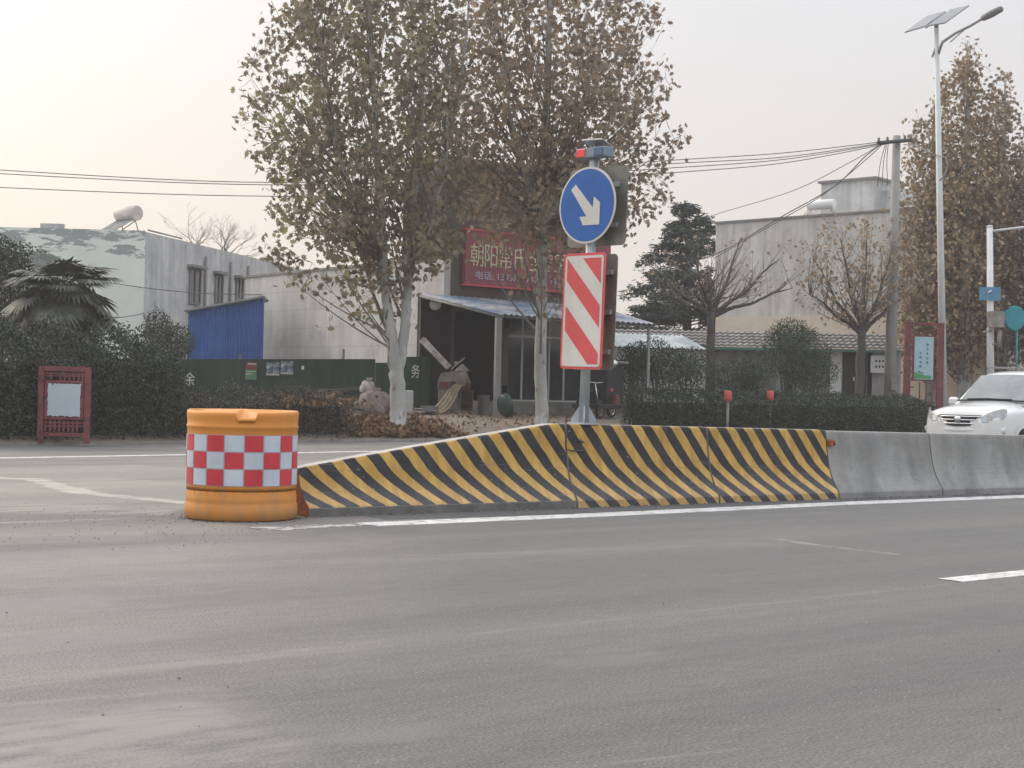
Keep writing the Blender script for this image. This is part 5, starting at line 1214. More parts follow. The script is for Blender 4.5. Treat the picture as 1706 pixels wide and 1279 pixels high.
# ------------------------------------------------------------------ notice boards
def board(label, px0, px1, ytop, ybot, D, poster_rect, kind_):
    cx = (px0+px1)/2; b = P(cx, ybot, D); p0 = P(px0, ybot, D); p1 = P(px1, ybot, D); b.z = zg(b.x, b.y)
    W_ = p1.x-p0.x; H_ = P(cx, ytop, D).z-b.z
    r = thing('notice_board', label, 'notice board', b, 'red framed notice boards', rot=(0, R(0), R(8 if kind_ else 3)))
    mb = MB(); 
    for sx in (-1, 1):
        mb = MB(); mb.box((sx*(W_/2-.05), 0, H_/2), (.10 if not kind_ else .2, .10, H_)); mb.build('post', m_red, r, world=False)
    mb = MB(); mb.box((0, 0, H_-.045), (W_-.2 if not kind_ else W_+.1, .08, .09)); mb.box((0, 0, .16), (W_-.2, .07, .07)); mb.build('rail', m_red, r, world=False)
    x0_, x1_, z0q, z1q = [(poster_rect[0]-cx)*D/F, (poster_rect[2]-cx)*D/F, P(cx, poster_rect[3], D).z-b.z, P(cx, poster_rect[1], D).z-b.z]
    fr = MB(); t_ = .05
    for a in ((x0_-t_, x0_, z0q-t_, z1q+t_), (x1_, x1_+t_, z0q-t_, z1q+t_), (x0_, x1_, z1q, z1q+t_), (x0_, x1_, z0q-t_, z0q)): fr.box(((a[0]+a[1])/2, 0, (a[2]+a[3])/2), (a[1]-a[0], .06, a[3]-a[2]))
    fr.build('poster_frame', m_red, r, world=False)
    return r, (x0_, x1_, z0q, z1q), W_, H_
r, (x0_, x1_, z0q, z1q), W_, H_ = board('low red frame notice board with a blank pale blue sheet at the left hedge', 63, 148, 610, 741, 27.75, (78, 638, 133, 694), 0)
mb = MB(); k = 24; pts = []
for i in range(k): pts.append((x0_+(x1_-x0_)*i/k, z0q+random.uniform(0, .03)))
for i in range(k): pts.append((x1_-random.uniform(0, .015), z0q+(z1q-z0q)*i/k))
for i in range(k): pts.append((x1_-(x1_-x0_)*i/k, z1q-random.uniform(0, .02)))
for i in range(k): pts.append((x0_+random.uniform(0, .015), z1q-(z1q-z0q)*i/k))
mb.prism([(x, -.04, z) for x, z in pts], (0, .01, 0)); mb.build('blank_sheet', m_poster, r, world=False)
mb = MB()                    # lattice under and over the sheet
for z0v, z1v in ((.2, z0q-.06), (z1q+.06, H_-.1)):
    for i in range(9):
        x = -W_/2+.14+i*(W_-.28)/8; 
        if random.random() < .85: mb.box((x, 0, (z0v+z1v)/2), (.035, .03, z1v-z0v-.02))
    mb.box((0, .0, (z0v+z1v)/2), (W_-.2, .025, .03)); mb.box((.0, .0, z0v+(z1v-z0v)*.78), (W_-.2, .024, .03))
for z in (z0q+.15, z1q-.15):
    for sx in (-1, 1): mb.box((sx*(W_/2-.12), 0, z), (.1, .03, .04))
mb.build('lattice', m_red, r, world=False)
r, (x0_, x1_, z0q, z1q), W_, H_ = board('tall red frame notice board with a light blue poster beside the lamp pole', 1506, 1569, 537, 670, 47.5, (1520, 561, 1553, 632), 1)
mb = MB(); mb.box(((x0_+x1_)/2, -.04, (z0q+z1q)/2), (x1_-x0_, .02, z1q-z0q)); pp = mb.build('poster', mat('light blue poster', (.42, .56, .62), (.30, .50, .55), 1.5, .7), r, world=False)
mb = MB(); w_ = x1_-x0_; mb.prism([(x0_+.01, -.056, z0q+.02), (x1_-.06, -.056, z0q+.04), (x1_-.05, -.056, z0q+.12), (x0_+w_*.5, -.056, z0q+.14), (x0_+.01, -.056, z0q+.24)], (0, .004, 0)); mb.build('green_hill', mat('poster hill green', (.04, .30, .08), (.10, .34, .12), 6, .8), pp, world=False)
mb = MB(); mb.prism([(x0_+w_*.2, -.06, z0q+.27), (x0_+w_*.5, -.06, z0q+.19), (x0_+w_*.5, -.06, z0q+.17), (x0_+w_*.2, -.06, z0q+.24)], (0, .003, 0)); mb.build('roof_mark', m_dark, pp, world=False)
bpy.context.view_layer.update()
for colx, chars, ytop in ((.68, '绿水青山美', .82), (.32, '文明家园', .62)):
    for i, ch in enumerate(chars):
        lc = Vector((x0_+w_*colx, -.052, z0q+(z1q-z0q)*(ytop-i*.105))); wc = r.matrix_world @ lc
        o = text_obj(ch, 'poster_character', m_dark, None, wc, r.matrix_world.to_3x3() @ Vector((1, 0, 0)), r.matrix_world.to_3x3() @ Vector((0, -1, 0)), .068, .068, depth=.004)
        if o: o.parent = pp; o.matrix_parent_inverse = r.matrix_world.inverted()
mb = MB()
for z in (z0q-.25, z0q+.25, z1q-.2, z1q+.12):
    for sx in (-1, 1): mb.box((sx*(W_/2-.2), 0, z), (.16, .03, .04))
for x in (-.12, .1, .3): mb.box((x, 0, (z0q-.06+.2)/2), (.04, .03, z0q-.3))
mb.build('lattice', m_red, r, world=False)

# ------------------------------------------------------------------ hedges and shrubs
def KP(px, D): return T(px, D)
def kerb_pt(px, off):               # point on the verge above picture column px, off metres behind the kerb
    D = 20.0
    while qd(P(px, 655, D).x, D) < off: D += .05
    return T(px, D)
hedge('dark_hedge', 'tall dark untrimmed evergreen hedge behind the low red notice board', [kerb_pt(-90, .2), kerb_pt(0, .2), kerb_pt(100, .2), kerb_pt(200, .2), kerb_pt(305, .2)], 1.15, 1.56, 26000, .10, m_hedge, topj=.14)
hedge('low_hedge', 'low brownish hedge with dead leaves on top, right behind the barrel', [kerb_pt(300, .2), kerb_pt(400, .2), kerb_pt(500, .2), kerb_pt(592, .2)], .9, .72, 10000, .085, m_hedge2, topj=.13)
o = []
for i in range(420):
    f_ = random.random(); px = 470+125*f_; p = kerb_pt(px, random.uniform(.15, 1.0)) if i % 7 == 0 else None
    if p is not None: base_ = p
    o.append((base_.x+random.gauss(0, .25), base_.y+random.gauss(0, .2), base_.z+.70+random.gauss(0, .03)))
cards('dead_leaves_on_hedge', np.array(o), RNG.uniform(.08, .15, len(o)), m_litter, label='brown dead leaves caught on top of the low hedge', kind='stuff')
hedge('clipped_hedge', 'long clipped dark hedge between the striped barrier and the outbuilding', [kerb_pt(1084, .25), kerb_pt(1180, .25), kerb_pt(1300, .25), kerb_pt(1430, .25), kerb_pt(1556, .25)], 1.1, .95, 26000, .11, m_hedge, topj=.03)
def blob(px, py, D, rx, ry, rz): p = P(px, py, D); return ((p.x, p.y, p.z), (rx, ry, rz))
leaf_mass('round_bush', 'big round green bush in front of the tiled outbuilding', 'bush', [blob(1325, 590, 46, 1.12, 1.0, .95), blob(1318, 560, 46, .7, .8, .55), blob(1350, 620, 46, .9, .9, .7)], 11000, .11, m_bush)
leaf_mass('shrub', 'loose green shrub right of the thin awning post', 'shrub', [blob(1120, 620, 44.5, .9, .8, .75), blob(1095, 600, 44.5, .6, .6, .7), blob(1150, 610, 45, .7, .6, .6)], 6000, .12, m_bush, 'green shrubs behind the clipped hedge')
leaf_mass('shrub', 'dark green shrub between the marker sign and the thin awning post', 'shrub', [blob(1048, 625, 44, .5, .5, .85), blob(1062, 600, 44, .42, .5, .6)], 4500, .11, m_bush, 'green shrubs behind the clipped hedge')
leaf_mass('shrub', 'low shrub between the bare trunk and the round bush', 'shrub', [blob(1225, 630, 45.5, .85, .6, .6), blob(1255, 622, 45.5, .6, .6, .6)], 4500, .11, m_bush, 'green shrubs behind the clipped hedge')
leaf_mass('dark_shrub', 'dark shrub growing against the corner of the left house', 'shrub', [blob(270, 580, 44, .75, .7, .8), blob(262, 548, 44, .5, .5, .6), blob(298, 570, 44, .5, .5, .55)], 5200, .12, m_hedge)
leaf_mass('evergreen_tree', 'dark evergreen tree at the left edge behind the palm', 'tree', [blob(12, 520, 40, 1.2, 1.2, 1.9), blob(-40, 480, 40, 1.3, 1.2, 1.7), blob(45, 560, 40, 1.1, 1.0, 1.0), blob(0, 430, 40, .55, .6, .6), blob(60, 480, 40, .9, .8, 1.0), blob(35, 440, 40, .6, .6, .6)], 17000, .15, m_hedge)
leaf_mass('dark_shrub', 'dark shrub between the hedge and the left house front', 'shrub', [blob(120, 590, 38, 1.1, .8, .6), blob(190, 605, 38, 1.1, .8, .40), blob(60, 575, 38, .9, .8, .8), blob(115, 560, 38.2, .75, .6, .7)], 10000, .12, m_hedge)
# fan palm
def palm():
    b = T(112, 37); r = thing('fan_palm', 'bushy fan palm with hanging dead leaves in front of the left house', 'palm', b)
    top = P(102, 482, 37); mb = MB(); mb.tube([tuple(b), tuple(b.lerp(top, .5)), tuple(top)], [.16, .15, .13], 10); mb.build('trunk', m_bark2, r)
    fm, pm = MB(), MB()
    def fan(c, d, R_, mbf, dead=False, nb=24):
        d = d.normalized(); side = d.cross(Vector((0, 0, 1)));
        if side.length < .1: side = Vector((1, 0, 0))
        side.normalize(); nrm = side.cross(d).normalized()
        for i in range(nb):
            a = R(-100+200*i/(nb-1)); v = (d*math.cos(a)+side*math.sin(a)).normalized(); l = R_*(.8+.2*math.cos(a))*random.uniform(.9, 1.05); wv = side*math.cos(a)-d*math.sin(a)
            m1 = c+v*l*.6+nrm*.02; e_ = c+v*l-Vector((0, 0, (.35 if dead else .16)*l*random.uniform(.6, 1.3))); ww = .05
            mbf.add([tuple(c), tuple(m1+wv*ww), tuple(e_), tuple(m1-wv*ww)], [(0, 1, 2, 3)])
    for k in range(46):
        a = random.uniform(0, 2*PI); el = random.uniform(-.6, 1.0); L_ = random.uniform(.45, 1.0); d = Vector((math.cos(a)*math.cos(el), math.sin(a)*math.cos(el), math.sin(el)))
        c = top+d*L_+Vector((0, 0, -.1*L_)); pm.tube([tuple(top), tuple(top+d*L_*.5+Vector((0, 0, .05))), tuple(c)], .012, 4); fan(c, (d+Vector((0, 0, -.35))), random.uniform(.7, .95), fm)
    dm = MB()
    for k in range(95):
        a = random.uniform(0, 2*PI); z = random.uniform(-.1, 1.6); c = top+Vector((math.cos(a)*random.uniform(.2, .85), math.sin(a)*.6, -.1-z)); fan(c, Vector((math.cos(a)*.5, math.sin(a)*.4, -1)), random.uniform(.45, .65), dm, True, 12)
    fm.build('fan_leaf', m_palm, r); pm.build('leaf_stalk', m_palm, r); dm.build('dead_leaf', m_deadpalm, r)
palm()

# ------------------------------------------------------------------ leaf litter, stones
def litter(name, label, gen, n, sz, m, lift=.03):
    o = []
    for i in range(n):
        p = gen(); o.append((p.x, p.y, p.z+lift*random.random()+.01))
    nn_ = RNG.normal(size=(n, 3)); nn_[:, 2] *= .35; nn_ /= np.linalg.norm(nn_, axis=1)[:, None]
    cards(name, np.array(o), RNG.uniform(sz*.6, sz*1.3, n), m, normals=nn_, label=label, kind='stuff')
def lg():
    px = random.triangular(585, 830, 650); off = abs(random.gauss(0, 1.0))+.12; return kerb_pt(px, min(off, 3.2))
_K = {}
def kfast(px, off):
    k = round(px/10)
    if k not in _K: _K[k] = kerb_pt(k*10, 0.01)
    p = _K[k]; nn_ = n2 if px > 640 else n1; dd_ = d2 if px > 640 else d1
    q = p+dd_*((px-k*10)*p.y/F/dd_.x)+nn_*off; q.z = zg(q.x, q.y); return q
litter('fallen_leaves', 'brown leaves piled round the foot of the forked tree', lambda: kfast(random.triangular(590, 800, 640), min(3, .1+abs(random.gauss(0, .8)))), 2600, .15, m_litter, .09)
litter('scattered_leaves', 'single brown leaves scattered over the bare soil', lambda: kfast(random.uniform(600, 1060), random.uniform(.2, 5.5)), 700, .13, m_litter)
mb = MB()
def pebble(mb, p, s):
    n_ = 6; pr = [(s*.3*random.uniform(.7, 1), 0), (s*.5, s*.2), (s*.25, s*.42)]; mb.lathe(pr, tuple(p), n_, sm=False)
for i in range(240):
    t_ = random.uniform(-.3, 11); p = BA+ub*t_-nb*abs(random.gauss(0, .07)); pebble(mb, (p.x, p.y, .002), random.uniform(.01, .035))
for i in range(260):
    p = G(random.uniform(0, 420), random.triangular(828, 930, 866)); pebble(mb, (p.x, p.y, .002), random.uniform(.004, .014))
for i in range(16):
    p = G(random.uniform(0, 1700), random.uniform(900, 1270)); pebble(mb, (p.x, p.y, .002), random.uniform(.004, .014))
for i in range(170):
    a = random.uniform(0, 2*PI); q = cb+Vector((math.cos(a), math.sin(a), 0))*(RB*1.0+abs(random.gauss(0, .07))); pebble(mb, (q.x, q.y, .002), random.uniform(.006, .022))
mb.build('gravel', mat('road gravel', (.22, .21, .195), (.12, .118, .11), 5, .95, island=.5), None, world=False, kind='stuff', label='loose grit along the barrier foot and on the worn asphalt')
mb = MB()
for i in range(120):
    p = T(random.uniform(505, 600), random.uniform(36.5, 38)); s_ = random.uniform(.08, .32); mb.lathe([(s_*.5, 0), (s_*.55, s_*.3), (s_*.3, s_*.6)], (p.x, p.y, p.z-.05+random.uniform(0, .35)), 6, sm=False, M=Matrix.Rotation(random.uniform(-.5, .5), 3, 'X'))
mb.build('rubble', m_rubble, None, kind='stuff', label='rubble heap under the old plank table by the hoarding')

# ------------------------------------------------------------------ clutter before the shop
tb = T(552, 38.6); r = thing('plank_table', 'crooked old plank table over rubble in front of the hoarding', 'table', tb)
mb = MB(); 
for i in range(3):
    a, b = P(503, 663-i, 38.3+i*.3), P(603, 648-i, 38.3+i*.3); mb.prism([tuple(a), tuple(b), tuple(b+Vector((0, .26, 0))), tuple(a+Vector((0, .26, 0)))], (0, 0, .035))
mb.build('table_top', m_wood, r)
for px in (515, 545, 592):
    mb = MB(); a = P(px, 660, 38.5); a.z -= .0; mb.tube([(a.x, a.y, zg(a.x, a.y)), tuple(a)], .03, 6); mb.build('leg', m_wood, r)
mb = MB()
for k in range(7): a = P(random.uniform(505, 560), random.uniform(648, 656), 38.4+k*.08); b = a+Vector((random.uniform(.5, 1.3), .05, random.uniform(-.03, .14))); mb.tube([tuple(a), tuple(b)], .016, 5)
mb.build('stick_bundle', m_wood, None, label='loose bundle of sticks lying on the plank table', cat='sticks')
def lumpy(name, label, cat, c, s, m, group=None, seed=1, tie=False):
    rd = random.Random(seed); r = thing(name, label, cat, (c[0], c[1], c[2]-s[2]), group); rows_ = []; nu, nv = 14, 22
    ph = [rd.uniform(0, 6) for _ in range(8)]
    for i in range(nu+1):
        th = PI*i/nu; row = []
        for j in range(nv):
            a = 2*PI*j/nv; k = 1+.16*math.sin(2*a+ph[0])*math.sin(2*th+ph[1])+.09*math.sin(4*a+ph[2]+th*3)+.05*math.sin(9*a+ph[3])*math.sin(6*th)+.03*math.sin(14*a+th*9)
            z = -math.cos(th); zz = z if z > -.5 else -.5+(z+.5)*.35
            row.append((c[0]+s[0]*k*math.sin(th)**.8*math.cos(a), c[1]+s[1]*k*math.sin(th)**.8*math.sin(a), c[2]+s[2]*zz*k))
        rows_.append(row)
    mb = MB(); mb.grid(rows_, closed=True); mb.build('sack_body', m, r)
    mb = MB(); t_ = Vector((c[0]+s[0]*.2, c[1], c[2]+s[2]*.98)); mb.lathe([(.03, 0), (.05, .04), (.09, .1)], tuple(t_), 8); mb.build('tied_neck', m, r)
p = T(625, 37.6); lumpy('sack', 'large dusty pink sack slumped on the ground by the forked tree', 'sack', (p.x, p.y, p.z+.24), (.36, .3, .36), m_sack, 'sacks by the tree', 3)
p = T(612, 37.9); lumpy('sack', 'white crumpled bag on top of the pink sack', 'sack', (p.x-.0, p.y+.05, p.z+.66), (.21, .2, .17), m_sack2, 'sacks by the tree', 5)
p = T(642, 38.1); lumpy('sack', 'smaller grey-pink sack leaning between the big sack and the trunk', 'sack', (p.x, p.y, p.z+.17), (.2, .2, .26), m_sack, 'sacks by the tree', 8)
a, b = P(572, 669, 37.3), P(592, 686, 37.3); mb = MB(); mb.tube([tuple(a), tuple(a.lerp(b, .5)), tuple(b)], [.06, .075, .07], 9); mb.build('concrete_lump', m_cement2, None, label='pale elongated concrete lump lying on the rubble left of the sacks', cat='rubble piece')
p = T(680, 39.5); mb = MB(); mb.box((p.x, p.y, p.z+.30), (.28, .10, .62), R(10), bev=.03); mb.build('stone_slab', m_cement, None, label='grey upright slab standing right of the forked trunk', cat='slab')
p = T(716, 39.5); mb = MB(); mb.lathe([(.17, 0), (.21, .03), (.24, .2), (.25, .22), (.22, .22), (.19, .06), (.02, .05)], tuple(p), 22); mb.build('grey_tub', m_grey, None, label='shallow grey tub on the ground left of the red machine', cat='tub')
p = T(695, 39); mb = MB()
for k in range(4): mb.box((p.x-.15+k*.12, p.y+.05*k, p.z+.03+.035*k), (.5, .3, .02), R(15*k), M=Matrix.Rotation(R(20*k-20), 3, 'Z') @ Matrix.Rotation(R(4*k-6), 3, 'Y'))
mb.build('flattened_cartons', m_sack2, None, label='flattened pale cartons on the ground beside the forked trunk', cat='cartons')
# grain machine
Dm = 40.6; mc = T(757, Dm); gm = thing('farm_machine', 'rusty boxy farm machine with red panels and small cone hopper by the awning post', 'machine', mc)
def fb(x0_, y0_, x1_, y1_, D, th, m, name, bev=0):
    mb = MB(); a, b = P(x0_, y1_, D), P(x1_, y0_, D); mb.box(((a.x+b.x)/2, D+th/2, (a.z+b.z)/2), (b.x-a.x, th, b.z-a.z), bev=bev); return mb.build(name, m, gm)
m_mred = mat('rusty red panel', (.17, .05, .04), (.09, .035, .03), 5, .8); m_mg = mat('dusty machine grey', (.26, .24, .21), (.15, .135, .12), 5, .85)
fb(729, 649, 764, 682, Dm, .5, m_mg, 'lower_box', .02); fb(729, 634, 750, 648.5, Dm, .5, m_mg, 'red_frame', .01); fb(731, 636, 748, 647, Dm-.012, .02, m_mred, 'red_panel')
fb(751, 638, 783, 648.5, Dm, .5, m_mred, 'middle_box', .02)
a, b, c_, d_ = P(729, 634, Dm), P(784, 638, Dm), P(776, 616, Dm), P(735, 621, Dm); mb = MB(); mb.prism([tuple(a), tuple(b), tuple(c_), tuple(d_)], (0, .5, 0)); mb.build('hood', m_mg, gm)
mb = MB(); p = P(770, 618, Dm+.2); mb.lathe([(.22, 0), (.20, .02), (.05, .17), (.03, .19)], tuple(p), 20); p2 = P(760, 606, Dm+.2); mb.lathe([(.05, 0), (.06, .05), (.05, .1)], (p2.x, p2.y, p2.z-.03), 10); mb.build('cone_hopper', m_mg, gm)
mb = MB(); p = P(768, 632, Dm-.02); mb.lathe([(.1, -.03), (.17, -.02), (.17, .02), (.1, .03)], tuple(p), 20, M=Matrix.Rotation(PI/2, 3, 'X')); mb.build('pulley', m_mg, gm)
mb = MB(); mb.tube([tuple(P(753, 614, Dm)), tuple(P(774, 596, Dm-.1))], .018, 6); mb.build('lever', m_lgrey, gm)
sh = MB(); x0_, y0_, x1_, y1_ = 765.5, 650, 788, 684
a, b = P(x0_, y1_, Dm-.1), P(x1_, y0_, Dm-.1)
for bx in ((a.x, a.x+.03, a.z, b.z), (b.x-.03, b.x, a.z, b.z), (a.x+.03, b.x-.03, b.z-.03, b.z), (a.x+.03, b.x-.03, a.z+.03, a.z+.06), (a.x+.03, b.x-.03, (a.z+b.z)/2-.1, (a.z+b.z)/2-.07)): sh.box(((bx[0]+bx[1])/2, Dm+.1, (bx[2]+bx[3])/2), (bx[1]-bx[0], .38, bx[3]-bx[2]))
sh.box(((a.x+b.x)/2, Dm+.31, (a.z+b.z)/2), (b.x-a.x, .02, b.z-a.z)); sh.build('shelf_frame', mat('brown shelf wood', (.15, .09, .07), (.09, .055, .045), 5, .8), gm)
# chute
mb = MB(); mb.tube([tuple(P(704, 566, Dm+.6)), tuple(P(722, 585, Dm+.4)), tuple(P(748, 612, Dm+.25))], [.12, .10, .10], 4, sm=False); mb.build('chute', m_sack2, None, label='pale square chute slanting down to the farm machine', cat='chute')
# draped cloth
pth = [P(772, 641, Dm-.12), P(764, 642, Dm-.16), P(758, 655, Dm-.28), P(750, 670, Dm-.42), P(738, 685, Dm-.7), P(722, 692, Dm-1.0), P(698, 694, Dm-1.15)]
pth2 = [P(764, 640, Dm-.10), P(757, 643, Dm-.18), P(748, 655, Dm-.3), P(742, 666, Dm-.45), P(731, 680, Dm-.75), P(716, 688, Dm-1.05), P(694, 691, Dm-1.2)]
rows_ = []
for i in range(7):
    a, b = pth[i], pth2[i]; w_ = 1.9+.5*i/6
    if i >= 5: a.z = zg(a.x, a.y)+.05; b.z = zg(b.x, b.y)+.05
    row = []
    for j in range(15):
        f_ = (j/14-.5)*w_+.5; p = a.lerp(b, f_); row.append((p.x, p.y-.045*math.sin(j*1.5+i*.3), p.z+.025*math.sin(j*1.5)))
    rows_.append(row)
mb = MB(); mb.grid(rows_); mb.grid([[(x, y+.012, z-.008) for x, y, z in r_] for r_ in rows_]); mb.build('draped_cloth', m_khaki, None, label='khaki cloth draped from the farm machine down onto the soil', cat='cloth', subd=1)
# green wheel-like tub leaning on the post
p = T(840, 39.6); Mx = Matrix.Rotation(R(28), 3, 'Z') @ Matrix.Rotation(R(78), 3, 'Y'); mb = MB(); mb.lathe([(.02, .0), (.27, .0), (.30, .04), (.33, .17), (.30, .18), (.26, .06), (.02, .05)], (p.x-.05, p.y, p.z+.29), 28, M=Mx)
mb.build('green_basin', m_green, None, label='dark green round basin leaning against the thick awning post', cat='basin')
p = T(806, 41.2); mb = MB(); mb.lathe([(.12, 0), (.15, .02), (.16, .5), (.18, .52), (.14, .52), (.12, .05)], (p.x, p.y, p.z), 18); mb.build('dark_bin', m_grey, None, label='dim bucket in the shade between machine and awning post', cat='bin')
# electric tricycle
tc_ = T(998, 41.6); et = thing('cargo_tricycle', 'dark cargo tricycle parked behind the sign pole', 'tricycle', tc_)
def eb(c, s, m, name, bev=.02, rz=R(-35)): mb = MB(); mb.box((tc_.x+c[0], tc_.y+c[1], tc_.z+c[2]), s, rz, bev=bev); return mb.build(name, m, et)
m_td = mat('dark tricycle paint', (.025, .026, .032), (.018, .018, .022), 3, .5)
eb((.22, .5, .95), (.62, .9, 1.1), m_td, 'cab'); eb((.24, .5, 1.56), (.78, 1.1, .07), m_grey, 'cab_roof'); eb((-.05, .1, .33), (.9, 1.2, .12), m_td, 'chassis'); eb((.45, .25, .52), (.25, .25, .3), m_red, 'red_side_box')
eb((-.15, .0, .72), (.28, .42, .14), m_blk, 'seat', .04)
hl = P(1023, 606, 41.3); mb = MB(); mb.lathe([(.02, -.05), (.10, -.03), (.11, 0), (.02, .02)], tuple(hl), 16, M=Matrix.Rotation(PI/2, 3, 'X')); mb.build('mirror', m_chrome, et)
hl = P(1019, 650, 41.2); mb = MB(); mb.lathe([(.01, -.04), (.04, -.03), (.05, 0), (.02, .02)], tuple(hl), 12, M=Matrix.Rotation(PI/2, 3, 'X')); mb.build('tail_light', m_sred, et)
Mw = Matrix.Rotation(R(58), 3, 'Z') @ Matrix.Rotation(PI/2, 3, 'X')
for i, (wx, wy) in enumerate(((.02, -.25), (-.5, .35), (.4, .75))):
    mb = MB(); c_ = (tc_.x+wx, tc_.y+wy, zg(tc_.x+wx, tc_.y+wy)+.25)
    mb.lathe([(.19, -.03), (.24, -.035), (.25, 0), (.24, .035), (.19, .03), (.19, -.03)], c_, 26, M=Mw, cap=False); wh = mb.build('wheel', m_blk, et)
    mb = MB(); mb.lathe([(.165, -.02), (.19, -.02), (.19, .02), (.165, .02), (.165, -.02)], c_, 26, M=Mw, cap=False); mb.lathe([(.03, -.03), (.03, .03)], c_, 10, M=Mw)
    for k in range(8): a = PI*k/4; v = Mw @ Vector((math.cos(a), math.sin(a), 0)); mb.tube([c_, tuple(Vector(c_)+v*.17)], .006, 4)
    mb.build('rim', m_chrome, wh)
mb = MB(); v0 = Vector((tc_.x-.1, tc_.y-.25, tc_.z)); mb.tube([tuple(v0+Vector((.1, 0, .27))), tuple(v0+Vector((.02, .05, .7))), tuple(v0+Vector((-.02, .08, .95)))], .02, 6); mb.tube([tuple(v0+Vector((-.2, .0, 1.0))), tuple(v0+Vector((-.02, .08, .97))), tuple(v0+Vector((.2, .12, 1.0)))], .014, 6)
mb.build('handlebar', m_chrome, et)

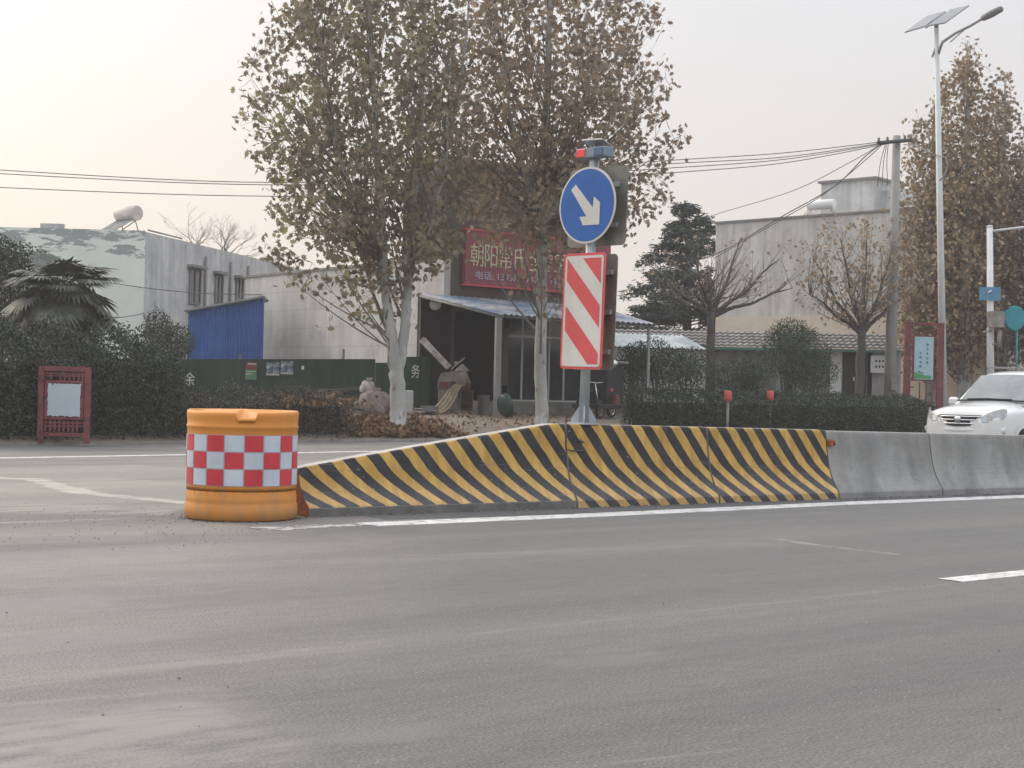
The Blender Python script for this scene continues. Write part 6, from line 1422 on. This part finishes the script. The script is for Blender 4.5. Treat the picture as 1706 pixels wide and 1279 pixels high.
# ------------------------------------------------------------------ white car
def car():
    cpos = P(1620, 655, 26.6); cpos.z = 0
    heading = R(180+46)
    r = thing('parked_car', 'white people carrier behind the bare grey barrier at the right edge', 'car', (0, 0, 0))
    r.name = 'white_car'; del r['label']; r['label'] = 'white people carrier on the far lane at the right edge'
    Lc, W = 4.6, 1.74
    # section table: x (front +), half width at belt, shoulder z, centre z
    X = [2.30, 2.27, 2.20, 2.05, 1.75, 1.35, .95, .4, -.6, -1.5, -2.1, -2.28]
    WD = [.55, .68, .77, .83, .865, .87, .87, .87, .87, .86, .82, .74]
    ZS = [.80, .86, .91, .955, .99, 1.01, 1.03, 1.04, 1.05, 1.06, 1.05, 1.0]
    ZT = [.84, .93, .99, 1.04, 1.085, 1.12, 1.15, 1.16, 1.16, 1.16, 1.14, 1.08]
    rows_ = []
    for x, w_, zs_, zt_ in zip(X, WD, ZS, ZT):
        pr = [(w_*.86, .24), (w_*.97, .32), (w_, .55), (w_*.995, .72 if zs_ > .8 else zs_-.12), (w_*.97, zs_-.05), (w_*.90, zs_), (w_*.62, zt_-.03), (w_*.3, zt_-.004), (0, zt_)]
        rows_.append([(x, y, z) for y, z in pr]+[(x, -y, z) for y, z in pr[-2::-1]])
    mb = MB(); mb.grid(rows_); k = len(rows_[0])
    mb.add([(2.32, p[1]*.92, min(p[2], 1)) for p in rows_[0]], [tuple(range(k))], 0, True)
    mb.grid([rows_[0], [(2.32, p[1]*.92, p[2]) for p in rows_[0]]]); mb.add(rows_[-1], [tuple(range(k-1, -1, -1))])
    body = mb.build('body', m_carw, r, world=False, subd=2)
    # cabin
    def cab(x, wb, wt, z0, z1, n=5):
        pr = [(wb, z0)]+[(wb+(wt-wb)*t_, z0+(z1-z0)*t_) for t_ in (.33, .66, .88)]+[(wt*.9, z1-.012), (wt*.5, z1+.01), (0, z1+.014)]
        return [(x, y, z) for y, z in pr]+[(x, -y, z) for y, z in pr[-2::-1]]
    CX = [(1.12, .80, .78, 1.04, 1.08), (.98, .80, .76, 1.05, 1.18), (.62, .81, .70, 1.05, 1.45), (.38, .82, .66, 1.05, 1.60), (.1, .82, .65, 1.05, 1.655), (-.8, .82, .65, 1.05, 1.68), (-1.7, .80, .63, 1.05, 1.65), (-2.0, .78, .62, 1.05, 1.55), (-2.2, .74, .62, 1.05, 1.12)]
    mb = MB(); mb.grid([cab(*c_) for c_ in CX]); mb.build('roof', m_carw, r, world=False, subd=1)
    # glass patches lie just proud of the cabin shell
    def P_c(x): 
        for a, b in zip(CX, CX[1:]):
            if b[0] <= x <= a[0]:
                t_ = (a[0]-x)/(a[0]-b[0]); return [a[i]+(b[i]-a[i])*t_ for i in range(5)]
    mb = MB(); rw = []
    for x in (1.08, .98, .8, .62, .50, .41):
        c_ = P_c(x); hw = c_[2]*.90; rw.append([(x+.02, y_, c_[4]+.016-.05*(abs(y_)/hw)**2*.4) for y_ in np.linspace(-hw, hw, 11)])
    mb.grid(rw); mb.build('windscreen', m_carg, r, world=False)
    for sx in (-1, 1):
        mb = MB(); rw = []
        for x in (.72, .45, .2, -.3): 
            c_ = P_c(x); top = min(c_[4]-.06, 1.58); lo_ = 1.10; rr = []
            for z in np.linspace(lo_, top, 5):
                t_ = (z-c_[3])/(c_[4]-c_[3]); rr.append((x, sx*(c_[1]+(c_[2]-c_[1])*t_+.008), z))
            rw.append(rr)
        mb.grid(rw); mb.build('front_side_window', m_carg, r, world=False)
        mb = MB(); rw = []
        for x in (-.36, -.9, -1.5, -1.8):
            c_ = P_c(x); top = min(c_[4]-.06, 1.58); rr = []
            for z in np.linspace(1.10, top, 5): t_ = (z-c_[3])/(c_[4]-c_[3]); rr.append((x, sx*(c_[1]+(c_[2]-c_[1])*t_+.008), z))
            rw.append(rr)
        mb.grid(rw); mb.build('rear_side_window', m_carg, r, world=False)
        mb = MB(); mb.tube([(.2, sx*.60, 1.70), (.1, sx*.60, 1.725), (-1.4, sx*.59, 1.74), (-1.5, sx*.59, 1.70)], .018, 6); mb.build('roof_rail', m_grey, r, world=False)
        mb = MB(); mb.box((.82, sx*.98, 1.12), (.12, .22, .15), bev=.04); mb.tube([(.84, sx*.84, 1.06), (.83, sx*.92, 1.08)], .025, 6); mb.build('mirror', m_carw, r, world=False)
        # headlight: swept patch around the front corner
        mb = MB(); top_, bot_ = [], []
        HL = [(2.325, .47, .79, .72), (2.295, .58, .85, .71), (2.23, .70, .90, .71), (2.12, .79, .93, .74), (2.0, .815, .92, .82)]
        HL = [(a_, b_, c_+.08, d_+.08) for a_, b_, c_, d_ in HL]
        for (x, y, zt_, zb_) in HL: top_.append((x-.03, sx*(y-.012), zt_)); bot_.append((x+.0, sx*y, zb_))
        mid = [((a[0]+b[0])/2-.004, (a[1]+b[1])/2+sx*.002, (a[2]+b[2])/2) for a, b in zip(top_, bot_)]
        mb.grid([bot_, mid, top_]); hl = mb.build('headlight', m_lens, r, world=False)
        mb = MB(); mb.lathe([(.045, 0), (.055, .02), (.05, .03)], (2.245, sx*.62, .87), 14, M=Matrix.Rotation(PI/2, 3, 'Y')); mb.build('bulb_housing', m_chrome, hl, world=False)
        for wx in (1.42, -1.38):
            mb = MB(); M_ = Matrix.Rotation(PI/2, 3, 'X'); mb.lathe([(.2, -.1), (.30, -.11), (.33, -.08), (.33, .08), (.30, .11), (.2, .1)], (wx, sx*.77, .33), 28, M=M_); wh = mb.build('wheel', m_blk, r, world=False)
            mb = MB(); mb.lathe([(.03, .02), (.2, .03), (.21, .10), (.19, .115), (.03, .09)] , (wx, sx*.77-(.0 if sx > 0 else 0), .33), 20, M=Matrix.Rotation(-sx*PI/2, 3, 'X')); mb.build('rim', m_chrome, wh, world=False)
            mb = MB(); rr0, rr1 = [], []
            for i in range(19): a = PI*i/18; rr0.append((wx+.365*math.cos(a), sx*.879, .34+.365*math.sin(a))); rr1.append((wx+.43*math.cos(a), sx*.872, .34+.43*math.sin(a)))
            mb.grid([rr0, rr1]); mb.build('wheel_arch', m_carw, r, world=False)
            mb = MB(); mb.add([(wx+.365*math.cos(PI*i/18), sx*.881, .34+.365*math.sin(PI*i/18)) for i in range(19)], [tuple(range(19))]); mb.build('wheel_well', m_blk, r, world=False)
    # grille with chrome bars
    mb = MB(); gp = []
    for y_ in np.linspace(-.46, .46, 13): gp.append(y_)
    def gx(y_): return 2.345-.10*(abs(y_)/.5)**2.2
    mb.grid([[(gx(y_)-.0, y_, .72+.03*(abs(y_)/.46)**2) for y_ in gp], [(gx(y_)-.01, y_, .90) for y_ in gp]]); gr = mb.build('grille', m_blk, r, world=False)
    for z in (.76, .82, .875):
        mb = MB(); mb.tube([(gx(y_)+.006, y_*(1-(.875-z)*.6), z) for y_ in gp], .014, 5); mb.build('chrome_bar', m_chrome, gr, world=False)
    mb = MB(); mb.lathe([(.02, 0), (.075, .0), (.075, .012), (.02, .02)], (2.355, 0, .83), 20, M=Matrix.Rotation(PI/2, 3, 'Y') @ Matrix.Scale(.75, 3, Vector((1, 0, 0)))); mb.build('emblem', m_chrome, gr, world=False)
    mb = MB(); mb.tube([(2.28-.25*(abs(y_)/.85)**3, y_, .66) for y_ in np.linspace(-.82, .82, 13)], [.06]*13, 8); mb.tube([(2.28-.25*(abs(y_)/.85)**3, y_, .45) for y_ in np.linspace(-.82, .82, 13)], [.11]*13, 8); mb.build('bumper', m_carw, r, world=False)
    mb = MB(); mb.tube([(1.13, -.5, 1.165), (1.1, -.1, 1.175), (1.12, .45, 1.165)], .012, 5); mb.tube([(1.10, y_, 1.155-.02*abs(y_)) for y_ in np.linspace(-.74, .74, 9)], .014, 5); mb.build('wiper', m_blk, r, world=False)
    # place: headlight corner cluster centre at the photo position
    sc = 1.05; r.scale = (1.0, .90, 1.075); r.rotation_euler = (0, 0, heading)
    tgt = G(1596, 783.0)            # ground point under the nose
    fwd = Vector((math.cos(heading), math.sin(heading), 0)); r.location = tgt-fwd*2.3
    return r
car()
